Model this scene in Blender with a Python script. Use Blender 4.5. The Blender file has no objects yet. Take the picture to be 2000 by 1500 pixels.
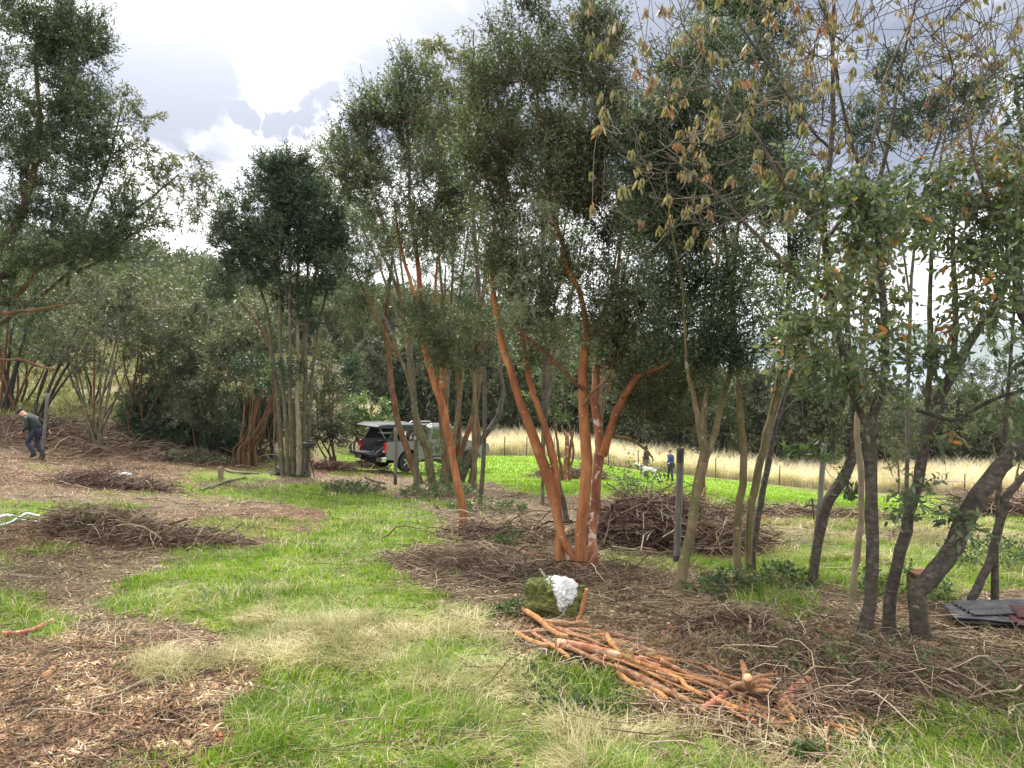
import bpy, math, random
import numpy as np
from mathutils import Vector
random.seed(7); rng = np.random.default_rng(11)
R = math.radians
scene = bpy.context.scene
C = scene.collection
# ------------------------------------------------------------------ camera
CAM = np.array([0.0, 0.0, 1.6]); PITCH = math.atan(60/1500.0)
cd = bpy.data.cameras.new('camera'); cam = bpy.data.objects.new('camera', cd); C.objects.link(cam)
cam.location = CAM; cam.rotation_euler = (R(90)-PITCH, 0, 0)
cd.sensor_width = 36; cd.lens = 27; cd.clip_start = 0.05; cd.clip_end = 20000
scene.camera = cam
# ------------------------------------------------------------------ sky, sun, exposure
SUN_EL, SUN_AZ = R(50), R(-24)          # azimuth from +Y (view direction), negative = left
sdir = Vector((math.cos(SUN_EL)*math.sin(SUN_AZ), math.cos(SUN_EL)*math.cos(SUN_AZ), math.sin(SUN_EL)))
scene.view_settings.view_transform = 'Standard'; scene.view_settings.look = 'None'
scene.view_settings.gamma = 1; scene.view_settings.exposure = 0.6
w = bpy.data.worlds.new('World'); scene.world = w; w.use_nodes = True

def vdir(px, py):
    v = np.array([(px-1000)/1500., 1.0, (750-py)/1500.])
    c, s = math.cos(PITCH), math.sin(PITCH)
    o = np.array([v[0], v[1]*c + v[2]*s, -v[1]*s + v[2]*c])
    return o/np.linalg.norm(o)

def world_nodes():
    nt = w.node_tree; N = nt.nodes; L = nt.links; N.clear()
    out = N.new('ShaderNodeOutputWorld'); bg = N.new('ShaderNodeBackground')
    sky = N.new('ShaderNodeTexSky'); sky.sky_type = 'NISHITA'; sky.sun_disc = False
    sky.sun_elevation = SUN_EL; sky.sun_rotation = SUN_AZ; sky.air_density = 1.3; sky.dust_density = 2.5
    tc = N.new('ShaderNodeTexCoord')
    nz = N.new('ShaderNodeTexNoise'); nz.inputs['Scale'].default_value = 7.0; nz.inputs['Detail'].default_value = 9; nz.inputs['Roughness'].default_value = .55
    L.new(tc.outputs['Generated'], nz.inputs['Vector'])
    def vm(op, a, b=None):
        n = N.new('ShaderNodeVectorMath'); n.operation = op
        for i, v in enumerate((a, b)):
            if v is None: continue
            if hasattr(v, 'links'): L.new(v, n.inputs[i])
            else: n.inputs[i].default_value = v
        return n
    def mt(op, a, b=0.0, clamp=False):
        n = N.new('ShaderNodeMath'); n.operation = op; n.use_clamp = clamp
        for i, v in enumerate((a, b)):
            if hasattr(v, 'links'): L.new(v, n.inputs[i])
            else: n.inputs[i].default_value = v
        return n.outputs[0]
    # warped direction, slightly billowed
    off = vm('SUBTRACT', nz.outputs['Color'], (.5, .5, .5)).outputs[0]
    sc = N.new('ShaderNodeVectorMath'); sc.operation = 'SCALE'; L.new(off, sc.inputs[0]); sc.inputs['Scale'].default_value = .26
    wd = vm('NORMALIZE', vm('ADD', tc.outputs['Generated'], sc.outputs[0]).outputs[0]).outputs[0]
    def blob(px, py, rad_px, soft, amt):
        d = vm('DOT_PRODUCT', wd, tuple(vdir(px, py))).outputs['Value']
        c1 = math.cos((rad_px)/1500.); c0 = math.cos((rad_px+soft)/1500.)
        m = N.new('ShaderNodeMapRange'); m.interpolation_type = 'SMOOTHSTEP'
        L.new(d, m.inputs['Value']); m.inputs['From Min'].default_value = c0; m.inputs['From Max'].default_value = c1
        m.inputs['To Min'].default_value = 0; m.inputs['To Max'].default_value = amt
        return m.outputs[0]
    grey = None
    for b in [(330, 40, 80, 170, .95), (470, 0, 50, 110, .8), (700, 190, 40, 150, .85), (640, 170, 10, 90, .6), (900, 100, 90, 200, .85), (740, 20, 40, 120, .7), (460, 247, 8, 40, 1.0), (530, 250, 10, 40, 1.0), (600, 255, 10, 50, 1.0), (430, 340, 30, 110, .62), (400, 300, 10, 50, .6),
              (1250, 20, 230, 230, .95), (1700, 20, 240, 270, .9), (1150, -500, 500, 500, .8), (-300, 100, 200, 400, .6), (2300, 500, 200, 300, .4)]:
        o = blob(*b)
        grey = o if grey is None else mt('MAXIMUM', grey, o)
    n2 = N.new('ShaderNodeTexNoise'); n2.inputs['Scale'].default_value = 7; n2.inputs['Detail'].default_value = 10; n2.inputs['Roughness'].default_value = .56; n2.inputs['Distortion'].default_value = .3
    mpw = N.new('ShaderNodeMapping'); mpw.inputs['Scale'].default_value = (1, 1, 2.2); L.new(tc.outputs['Generated'], mpw.inputs['Vector']); L.new(mpw.outputs[0], n2.inputs['Vector'])
    bias = mt('ADD', mt('MULTIPLY', mt('SUBTRACT', grey, .5), .72), n2.outputs['Fac'])
    mg = N.new('ShaderNodeMapRange'); mg.interpolation_type = 'SMOOTHSTEP'; L.new(bias, mg.inputs['Value']); mg.inputs['From Min'].default_value = .36; mg.inputs['From Max'].default_value = .80
    g = mg.outputs[0]
    mix = N.new('ShaderNodeMixRGB'); L.new(g, mix.inputs['Fac'])
    mix.inputs['Color1'].default_value = (1.3, 1.3, 1.32, 1); mix.inputs['Color2'].default_value = (.235, .262, .345, 1)
    # glow of the cloud hiding the sun
    ds = vm('DOT_PRODUCT', tc.outputs['Generated'], tuple(sdir)).outputs['Value']
    gl = mt('POWER', mt('MAXIMUM', ds, 0), 14)
    gl = mt('MULTIPLY', gl, 2.6)
    add = N.new('ShaderNodeMixRGB'); add.blend_type = 'ADD'; add.inputs['Fac'].default_value = 1
    L.new(mix.outputs[0], add.inputs['Color1']); L.new(gl, add.inputs['Color2'])
    # brightness added to unseen sky above and behind the viewer, to front-light foliage
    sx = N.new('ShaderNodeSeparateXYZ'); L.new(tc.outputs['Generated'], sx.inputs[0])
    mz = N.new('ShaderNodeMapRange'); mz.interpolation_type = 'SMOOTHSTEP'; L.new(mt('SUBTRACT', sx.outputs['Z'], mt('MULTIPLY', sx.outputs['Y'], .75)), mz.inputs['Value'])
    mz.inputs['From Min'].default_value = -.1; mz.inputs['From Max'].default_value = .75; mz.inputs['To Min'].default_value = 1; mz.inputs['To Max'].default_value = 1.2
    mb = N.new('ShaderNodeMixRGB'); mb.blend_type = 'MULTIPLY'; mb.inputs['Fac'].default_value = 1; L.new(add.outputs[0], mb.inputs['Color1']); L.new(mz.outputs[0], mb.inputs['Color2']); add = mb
    # thin clear gaps: nishita shows through a little everywhere
    sk = N.new('ShaderNodeMixRGB'); sk.blend_type = 'MULTIPLY'; sk.inputs['Fac'].default_value = 1
    L.new(sky.outputs[0], sk.inputs['Color1']); sk.inputs['Color2'].default_value = (.1, .1, .1, 1)
    fin = N.new('ShaderNodeMixRGB'); fin.inputs['Fac'].default_value = .9
    L.new(sk.outputs[0], fin.inputs['Color1']); L.new(add.outputs[0], fin.inputs['Color2'])
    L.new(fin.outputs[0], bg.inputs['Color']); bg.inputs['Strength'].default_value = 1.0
    L.new(bg.outputs[0], out.inputs['Surface'])
world_nodes()
sl = bpy.data.lights.new('sun', 'SUN'); sl.energy = 5.0; sl.angle = R(9); sl.color = (1, .95, .86)
so = bpy.data.objects.new('sun', sl); C.objects.link(so); so.rotation_euler = sdir.to_track_quat('Z', 'Y').to_euler()

# ------------------------------------------------------------------ numeric helpers
def smooth(a, b, x):
    t = np.clip((x-a)/(b-a), 0, 1); return t*t*(3-2*t)
def _hash(i, j, k):
    n = (i*374761393 + j*668265263 + k*2147483647 + 1274126177) & 0x7fffffff
    n = ((n ^ (n >> 13))*1274126177) & 0x7fffffff
    n = ((n ^ (n >> 16))*668265263) & 0x7fffffff
    return (n & 0xffffff)/float(0xffffff)
def noise3(p, s=1.0, seed=0):
    q = np.asarray(p, float)*s + 1000.37 + seed*17.3
    i = np.floor(q).astype(np.int64); f = q-i; f = f*f*(3-2*f)
    r = 0
    for dx in (0, 1):
        for dy in (0, 1):
            for dz in (0, 1):
                wgt = (f[..., 0] if dx else 1-f[..., 0])*(f[..., 1] if dy else 1-f[..., 1])*(f[..., 2] if dz else 1-f[..., 2])
                r = r + wgt*_hash(i[..., 0]+dx, i[..., 1]+dy, i[..., 2]+dz)
    return r
def noise2(x, y, s=1.0, seed=0):
    x = np.asarray(x, float); y = np.asarray(y, float)
    return noise3(np.stack([x, y, np.zeros_like(x)+seed*3.1], -1), s, seed)
def fbm2(x, y, s=1.0, seed=0, o=4):
    r = 0; a = .5; t = 0
    for k in range(o):
        r = r + a*noise2(x, y, s*2**k, seed+k); t += a; a *= .5
    return r/t
cp, sp = math.cos(PITCH), math.sin(PITCH)
def P(px, py, d):                       # point seen at photo position (px, py), d metres deep
    u = (px-1000)/1500.*d; v = (750-py)/1500.*d
    return np.array([u, d*cp + v*sp, -d*sp + v*cp]) + CAM
def project(x, y, z):
    z = z - CAM[2]
    d = y*cp - z*sp; v = y*sp + z*cp
    d = np.where(np.abs(d) < .05, .05, d)
    return 1000+1500*x/d, 750-1500*v/d, d
# ridge table : photo column -> height of the forested skyline
RX = np.array([-900, -300, 0, 200, 400, 600, 800, 950, 1100, 1250, 1350, 1500, 3000])
RY = np.array([470, 480, 500, 530, 560, 600, 618, 640, 668, 700, 740, 830, 900])
def H(x, y):
    x = np.asarray(x, float); y = np.asarray(y, float)
    yy = np.maximum(y, -6)
    yf = np.minimum(yy, 72)
    z = -.106*yf
    t = np.clip(x, 0, 25); z = z - .11*t*smooth(0, 9, t)*smooth(6, 40, yy)
    l = np.clip(-x-4, 0, 45); z = z + .085*l*smooth(3, 16, yy)
    # bank behind the person on the left
    b = np.clip(yy-25, 0, 35)*smooth(9, 16, -x); z = z + .19*b
    # field beyond the wire fence lifts a little
    z = z + .08*np.clip(yy-57, 0, 12)*smooth(-12, 0, x)
    # far relief
    ang = 1000+1500*x/np.maximum(yy, 1)
    top = 1.6+(690-np.interp(ang, RX, RY))/1500.*190
    low = -26 + 0*x
    tgt = np.maximum(top, low)
    tt = smooth(80, 190, yy); z = z*(1-tt) + tgt*tt
    z = np.where(yy > 190, z*(1-smooth(260, 500, yy)) - 30*smooth(260, 500, yy), z)
    # ditch / grassy bank in the right foreground and small bumps
    z = z + .16*np.exp(-(((x-.45)/.55)**2 + ((y-4.9)/.35)**2)) - .05*np.exp(-(((x-1.3)/1.1)**2 + ((y-5.7)/.5)**2))
    near = 1-smooth(30, 60, yy)
    z = z + near*(.16*(fbm2(x, y, .33, 3, 2)-.5) + .06*(fbm2(x, y, 1.7, 5, 3)-.5))
    return z
def G(px, py, lift=0.0):                # ground point under photo position
    ts = np.concatenate([np.linspace(1.5, 12, 420), np.linspace(12.05, 80, 1400)])
    d = vdir(px, py)
    p = CAM[None] + d[None]*ts[:, None]
    under = p[:, 2] < H(p[:, 0], p[:, 1])
    k = int(np.argmax(under)) if under.any() else len(ts)-1
    q = p[k].copy(); q[2] = H(q[0], q[1])+lift
    return q
def depth_of(p): return (p[1]-CAM[1])*cp-(p[2]-CAM[2])*sp

# ------------------------------------------------------------------ object helpers
def tag(o, label=None, cat=None, group=None, kind=None):
    if label: o['label'] = label
    if cat: o['category'] = cat
    if group: o['group'] = group
    if kind: o['kind'] = kind
    return o
def empty(name, loc, label=None, cat=None, group=None, rz=0):
    o = bpy.data.objects.new(name, None); C.objects.link(o); o.location = loc; o.rotation_euler[2] = rz
    o.empty_display_size = .2
    return tag(o, label, cat, group)
def mesh_obj(name, V, F, mat, parent=None, smooth_=False, origin=None, attrs=None):
    V = np.asarray(V, np.float32).reshape(-1, 3)
    if origin is not None: V = V - np.asarray(origin, np.float32)
    F = np.asarray(F, np.int32)
    me = bpy.data.meshes.new(name)
    me.vertices.add(len(V)); me.vertices.foreach_set('co', V.ravel())
    k = F.shape[1]
    me.loops.add(F.size); me.loops.foreach_set('vertex_index', F.ravel())
    me.polygons.add(len(F)); me.polygons.foreach_set('loop_start', np.arange(0, F.size, k, dtype=np.int32))
    if smooth_: me.polygons.foreach_set('use_smooth', np.ones(len(F), bool))
    if attrs:
        for an, av in attrs.items():
            a = me.attributes.new(an, 'FLOAT', 'POINT'); a.data.foreach_set('value', np.asarray(av, np.float32))
    me.update(calc_edges=True)
    for m in (mat if isinstance(mat, (list, tuple)) else [mat]): me.materials.append(m)
    o = bpy.data.objects.new(name, me); C.objects.link(o)
    if parent is not None: o.parent = parent
    elif origin is not None: o.location = origin
    return o
class MB:                                # collects simple solids into one mesh
    def __init__(s): s.v = []; s.f = []
    def add(s, V, F):
        n = len(s.v); s.v += [tuple(map(float, p)) for p in V]; s.f += [tuple(i+n for i in f) for f in F]; return s
    def box(s, c, d, rz=0, taper=1.0, ry=0):
        cx, cy, cz = c; V = []
        for z in (-.5, .5):
            k = taper if z > 0 else 1
            for x, y in ((-.5, -.5), (.5, -.5), (.5, .5), (-.5, .5)):
                X, Y, Z = x*d[0]*k, y*d[1]*k, z*d[2]
                X, Z = X*math.cos(ry)+Z*math.sin(ry), -X*math.sin(ry)+Z*math.cos(ry)
                V.append((cx+X*math.cos(rz)-Y*math.sin(rz), cy+X*math.sin(rz)+Y*math.cos(rz), cz+Z))
        return s.add(V, [(0, 3, 2, 1), (4, 5, 6, 7), (0, 1, 5, 4), (1, 2, 6, 5), (2, 3, 7, 6), (3, 0, 4, 7)])
    def prism(s, prof, y0, y1):          # profile in x,z extruded along y
        n = len(prof); V = [(x, y0, z) for x, z in prof]+[(x, y1, z) for x, z in prof]
        F = [tuple(range(n)), tuple(range(2*n-1, n-1, -1))]+[(i, i+n, (i+1) % n+n, (i+1) % n) for i in range(n)]
        return s.add(V, F)
    def tube(s, pts, r, sides=8):
        pts = np.array(pts, float); rr = r if hasattr(r, '__len__') else [r]*len(pts)
        V, F = batch_tubes(pts[None], np.array(rr, float)[None], sides, caps=True)
        return s.add(V, F)
    def cyl(s, c, r, h, axis='y', sides=24):
        a = {'x': (1, 0, 0), 'y': (0, 1, 0), 'z': (0, 0, 1)}[axis]; c = np.array(c, float); a = np.array(a, float)
        return s.tube([c-a*h/2, c+a*h/2], r, sides)
    def build(s, name, mat, parent=None, smooth_=False, bevel=0):
        me = bpy.data.meshes.new(name); me.from_pydata(s.v, [], s.f); me.materials.append(mat); me.update()
        if smooth_:
            for p in me.polygons: p.use_smooth = True
        o = bpy.data.objects.new(name, me); C.objects.link(o)
        if parent is not None: o.parent = parent
        if bevel:
            b = o.modifiers.new('bevel', 'BEVEL'); b.width = bevel; b.segments = 2; b.limit_method = 'ANGLE'
        return o
def batch_tubes(Pt, Rd, sides=4, caps=False, wob=0.0):
    """Pt (M,K,3) centre lines, Rd (M,K) radii -> quads"""
    M, K, _ = Pt.shape
    T = np.gradient(Pt, axis=1); T /= np.linalg.norm(T, axis=2, keepdims=True)+1e-9
    md = Pt[:, -1]-Pt[:, 0]; md /= np.linalg.norm(md, axis=1, keepdims=True)+1e-9
    ref = np.where(np.abs(md[:, :1]) < .6, np.array([[1., 0, 0]]), np.array([[0, 1., 0]]))
    ref = np.where((np.abs(md[:, 2:3]) < .3) , np.array([[0., 0, 1.]]), ref)
    A = np.cross(T, ref[:, None, :]); A /= np.linalg.norm(A, axis=2, keepdims=True)+1e-9
    B = np.cross(T, A)
    th = np.arange(sides)*2*np.pi/sides
    ring = A[:, :, None, :]*np.cos(th)[None, None, :, None] + B[:, :, None, :]*np.sin(th)[None, None, :, None]
    rad = Rd[:, :, None, None]
    if wob:
        base = Pt[:, :, None, :]+ring*rad
        rad = rad*(1+wob*2*(noise3(base, 9, 2)[..., None]-.5)+wob*(noise3(base*[1, 1, .4], 30, 4)[..., None]-.5))
    V = (Pt[:, :, None, :]+ring*rad).reshape(-1, 3)
    m = np.arange(M)[:, None, None]*K*sides; k = np.arange(K-1)[None, :, None]*sides; s_ = np.arange(sides)[None, None, :]
    a = m+k+s_; b = m+k+(s_+1) % sides
    F = np.stack([a, b, b+sides, a+sides], -1).reshape(-1, 4)
    if caps:                             # closed ends (quad fans collapsed on a centre vertex)
        V2 = [V]; F2 = [F]; n = len(V)
        for e, kk in ((0, 0), (1, K-1)):
            cidx = n + np.arange(M); V2.append(Pt[:, kk]); n += M
            st = (np.arange(M)*K*sides + kk*sides)[:, None]
            for q in range(0, sides, 2):
                i0, i1, i2 = st+q % sides, st+(q+1) % sides, st+(q+2) % sides
                F2.append(np.concatenate([cidx[:, None], i0, i1, i2], 1))
        V = np.concatenate(V2); F = np.concatenate(F2)
    return V, F
def spline(pts, n):
    pts = np.array(pts, float); m = len(pts)
    if m == 2: t = np.linspace(0, 1, n)[:, None]; return pts[0]*(1-t)+pts[1]*t
    u = np.linspace(0, m-1-1e-6, n); i = u.astype(int); f = (u-i)[:, None]
    g = lambda k: pts[np.clip(k, 0, m-1)]
    p0, p1, p2, p3 = g(i-1), g(i), g(i+1), g(i+2)
    return .5*((2*p1)+(-p0+p2)*f+(2*p0-5*p1+4*p2-p3)*f**2+(-p0+3*p1-3*p2+p3)*f**3)
def unit(v): return v/(np.linalg.norm(v, axis=-1, keepdims=True)+1e-9)
def rdir(n): return unit(rng.normal(size=(n, 3)))
def leaf_quads(c, d, l, wd, curl=.25, big=False):
    """pointed leaves: base point c, long axis d, length l, width wd"""
    n = len(c); side = unit(np.cross(d, rdir(n))); nr = np.cross(side, d)
    l = np.broadcast_to(l, (n,))[:, None]; wd = np.broadcast_to(wd, (n,))[:, None]
    if not big:
        mid = c+d*l*.45
        V = np.stack([c, mid+side*wd*.5+nr*l*.06, c+d*l-nr*l*curl*.5, mid-side*wd*.5+nr*l*.06], 1)
        F = np.arange(n*4).reshape(n, 4)
        return V.reshape(-1, 3), F
    m1 = c+d*l*.3-nr*l*.03; m2 = c+d*l*.68-nr*l*.1; tip = c+d*l*.97-nr*l*curl
    V = np.stack([c, m1+side*wd*.46+nr*wd*.13, m1, m1-side*wd*.46+nr*wd*.13, m2+side*wd*.38+nr*wd*.1, m2, m2-side*wd*.38+nr*wd*.1, tip], 1)
    q = np.arange(n)[:, None]*8
    F = np.concatenate([q+np.array([0, 3, 2, 1])[None], q+np.array([2, 5, 4, 1])[None], q+np.array([3, 6, 5, 2])[None], q+np.array([4, 5, 6, 7])[None]])
    return V.reshape(-1, 3), F

# ------------------------------------------------------------------ materials
def newmat(name):
    m = bpy.data.materials.new(name); m.use_nodes = True; nt = m.node_tree; nt.nodes.clear(); return m, nt.nodes, nt.links
def ramp(N, L, src, stops):
    r = N.new('ShaderNodeValToRGB'); L.new(src, r.inputs[0]); e = r.color_ramp.elements
    while len(e) < len(stops): e.new(.5)
    for i, (p, c) in enumerate(stops): e[i].position = p; e[i].color = (*c, 1)
    return r.outputs[0]
def ntex(N, L, scale, detail=5, rough=.6, vec=None, dist=0):
    n = N.new('ShaderNodeTexNoise'); n.inputs['Scale'].default_value = scale; n.inputs['Detail'].default_value = detail
    n.inputs['Roughness'].default_value = rough; n.inputs['Distortion'].default_value = dist
    if vec: L.new(vec, n.inputs['Vector'])
    return n.outputs['Fac']
def leafmat(name, cols, trans=.3, rough=.42, cl=1.2, spec=.5, tcol=1.5):
    """cols: list of (position, colour) chosen per leaf, shifted by a slow noise so that clumps differ"""
    m, N, L = newmat(name)
    out = N.new('ShaderNodeOutputMaterial'); geo = N.new('ShaderNodeNewGeometry')
    nz = ntex(N, L, cl, 3, .6, geo.outputs['Position'])
    a = N.new('ShaderNodeMath'); a.operation = 'MULTIPLY_ADD'; L.new(geo.outputs['Random Per Island'], a.inputs[0]); a.inputs[1].default_value = .62
    s = N.new('ShaderNodeMath'); s.operation = 'MULTIPLY_ADD'; L.new(nz, s.inputs[0]); s.inputs[1].default_value = 1.9; s.inputs[2].default_value = -.69
    L.new(s.outputs[0], a.inputs[2]); a.use_clamp = True
    col = ramp(N, L, a.outputs[0], cols)
    p = N.new('ShaderNodeBsdfPrincipled'); L.new(col, p.inputs['Base Color']); p.inputs['Roughness'].default_value = rough
    p.inputs['Specular IOR Level'].default_value = spec
    t = N.new('ShaderNodeBsdfTranslucent'); br = N.new('ShaderNodeMixRGB'); br.blend_type = 'MULTIPLY'; br.inputs['Fac'].default_value = 1
    L.new(col, br.inputs['Color1']); br.inputs['Color2'].default_value = (tcol, tcol*1.1, tcol*.6, 1); L.new(br.outputs[0], t.inputs['Color'])
    mx = N.new('ShaderNodeMixShader'); mx.inputs[0].default_value = trans
    L.new(p.outputs[0], mx.inputs[1]); L.new(t.outputs[0], mx.inputs[2]); L.new(mx.outputs[0], out.inputs['Surface'])
    return m
def barkmat(name, stops, scale=6, stretch=.35, patch=None, patch_t=.62, rough=.8, bump=.8, moss=None, moss_t=.55, dirt=None, dirt_t=.5, island=0, speck=None):
    m, N, L = newmat(name)
    out = N.new('ShaderNodeOutputMaterial'); geo = N.new('ShaderNodeNewGeometry')
    mp = N.new('ShaderNodeMapping'); L.new(geo.outputs['Position'], mp.inputs['Vector']); mp.inputs['Scale'].default_value = (1, 1, stretch)
    f = ntex(N, L, scale, 8, .65, mp.outputs[0], .4)
    if island:
        q = N.new('ShaderNodeMath'); q.operation = 'MULTIPLY_ADD'; L.new(geo.outputs['Random Per Island'], q.inputs[0]); q.inputs[1].default_value = island
        q2 = N.new('ShaderNodeMath'); q2.operation = 'MULTIPLY_ADD'; L.new(f, q2.inputs[0]); q2.inputs[1].default_value = 1-island*.5; q2.inputs[2].default_value = -island*.25; L.new(q2.outputs[0], q.inputs[2]); src = q.outputs[0]
    else: src = f
    col = ramp(N, L, src, stops)
    def over(col, c, t, sc, wdt=.06):
        q = ntex(N, L, sc, 6, .6, geo.outputs['Position'], .6)
        mr = N.new('ShaderNodeMapRange'); L.new(q, mr.inputs['Value']); mr.inputs['From Min'].default_value = t; mr.inputs['From Max'].default_value = t+wdt
        mx = N.new('ShaderNodeMixRGB'); L.new(mr.outputs[0], mx.inputs['Fac']); L.new(col, mx.inputs['Color1']); mx.inputs['Color2'].default_value = (*c, 1)
        return mx.outputs[0]
    if dirt: col = over(col, dirt, dirt_t, 3.2, .2)
    if moss: col = over(col, moss, moss_t, 5.5, .14)
    if speck: col = over(col, speck, .66, 34, .03)
    if patch: col = over(col, patch, patch_t, 9)
    fine = ntex(N, L, scale*9, 4, .7, mp.outputs[0])
    p = N.new('ShaderNodeBsdfPrincipled'); L.new(col, p.inputs['Base Color']); p.inputs['Roughness'].default_value = rough
    p.inputs['Specular IOR Level'].default_value = .3
    b = N.new('ShaderNodeBump'); b.inputs['Strength'].default_value = bump; b.inputs['Distance'].default_value = .012
    s = N.new('ShaderNodeMath'); s.operation = 'ADD'; L.new(f, s.inputs[0]); L.new(fine, s.inputs[1]); L.new(s.outputs[0], b.inputs['Height'])
    L.new(b.outputs[0], p.inputs['Normal']); L.new(p.outputs[0], out.inputs['Surface'])
    return m
def plain(name, c, rough=.6, metal=0, spec=.5, var=.25, scale=20, bump=0, coat=0):
    m, N, L = newmat(name)
    out = N.new('ShaderNodeOutputMaterial'); tc = N.new('ShaderNodeTexCoord')
    f = ntex(N, L, scale, 6, .6, tc.outputs['Object'])
    col = ramp(N, L, f, [(.3, tuple(x*(1-var) for x in c)), (.7, tuple(min(1, x*(1+var)) for x in c))])
    p = N.new('ShaderNodeBsdfPrincipled'); L.new(col, p.inputs['Base Color']); p.inputs['Roughness'].default_value = rough
    p.inputs['Metallic'].default_value = metal; p.inputs['Specular IOR Level'].default_value = spec; p.inputs['Coat Weight'].default_value = coat
    if bump:
        b = N.new('ShaderNodeBump'); b.inputs['Strength'].default_value = bump; b.inputs['Distance'].default_value = .01; L.new(f, b.inputs['Height']); L.new(b.outputs[0], p.inputs['Normal'])
    L.new(p.outputs[0], out.inputs['Surface'])
    return m
# leaves
LM = {
 'myrtle': leafmat('myrtle_leaf', [(.0, (.017, .033, .018)), (.35, (.045, .073, .037)), (.7, (.092, .126, .066)), (.97, (.20, .24, .14))], .28, .52, 1.6, .35),
 'myrtle_warm': leafmat('myrtle_warm_leaf', [(.0, (.016, .026, .010)), (.4, (.04, .055, .02)), (.75, (.085, .10, .035)), (.97, (.16, .15, .07))], .25, .4),
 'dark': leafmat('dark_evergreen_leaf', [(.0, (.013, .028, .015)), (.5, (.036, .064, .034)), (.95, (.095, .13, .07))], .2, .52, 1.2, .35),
 'grey': leafmat('grey_green_leaf', [(.0, (.022, .030, .015)), (.4, (.055, .066, .032)), (.75, (.11, .118, .065)), (.97, (.22, .22, .14))], .25, .55, .8),
 'hill': leafmat('hill_forest_leaf', [(.0, (.02, .034, .014)), (.4, (.05, .07, .025)), (.7, (.085, .105, .035)), (.97, (.14, .13, .06))], .2, .6, .09),
 'shrub': leafmat('bright_shrub_leaf', [(.0, (.03, .06, .02)), (.5, (.07, .12, .035)), (.95, (.15, .2, .07))], .25, .5, .7),
 'broad': leafmat('broad_leaf', [(.0, (.032, .055, .030)), (.35, (.070, .105, .055)), (.62, (.125, .16, .085)), (.90, (.17, .19, .08)), (.97, (.30, .22, .06)), (1.0, (.40, .15, .04))], .35, .42, 1.6),
 'autumn': leafmat('autumn_leaf', [(.0, (.07, .065, .03)), (.35, (.14, .13, .06)), (.6, (.21, .18, .10)), (.85, (.20, .13, .08)), (.99, (.25, .10, .06))], .4, .6, 1.1),
 'droop': leafmat('drooping_leaf', [(.0, (.05, .06, .03)), (.5, (.10, .11, .055)), (.95, (.2, .19, .11))], .35, .5, 1.0),
 'ivy': leafmat('low_plant_leaf', [(.0, (.02, .045, .015)), (.5, (.05, .09, .03)), (.95, (.12, .17, .05))], .25, .45, 3),
 'lichen': leafmat('lichen', [(.0, (.14, .15, .09)), (.95, (.33, .34, .24))], .3, .9, 3),
}
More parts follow.
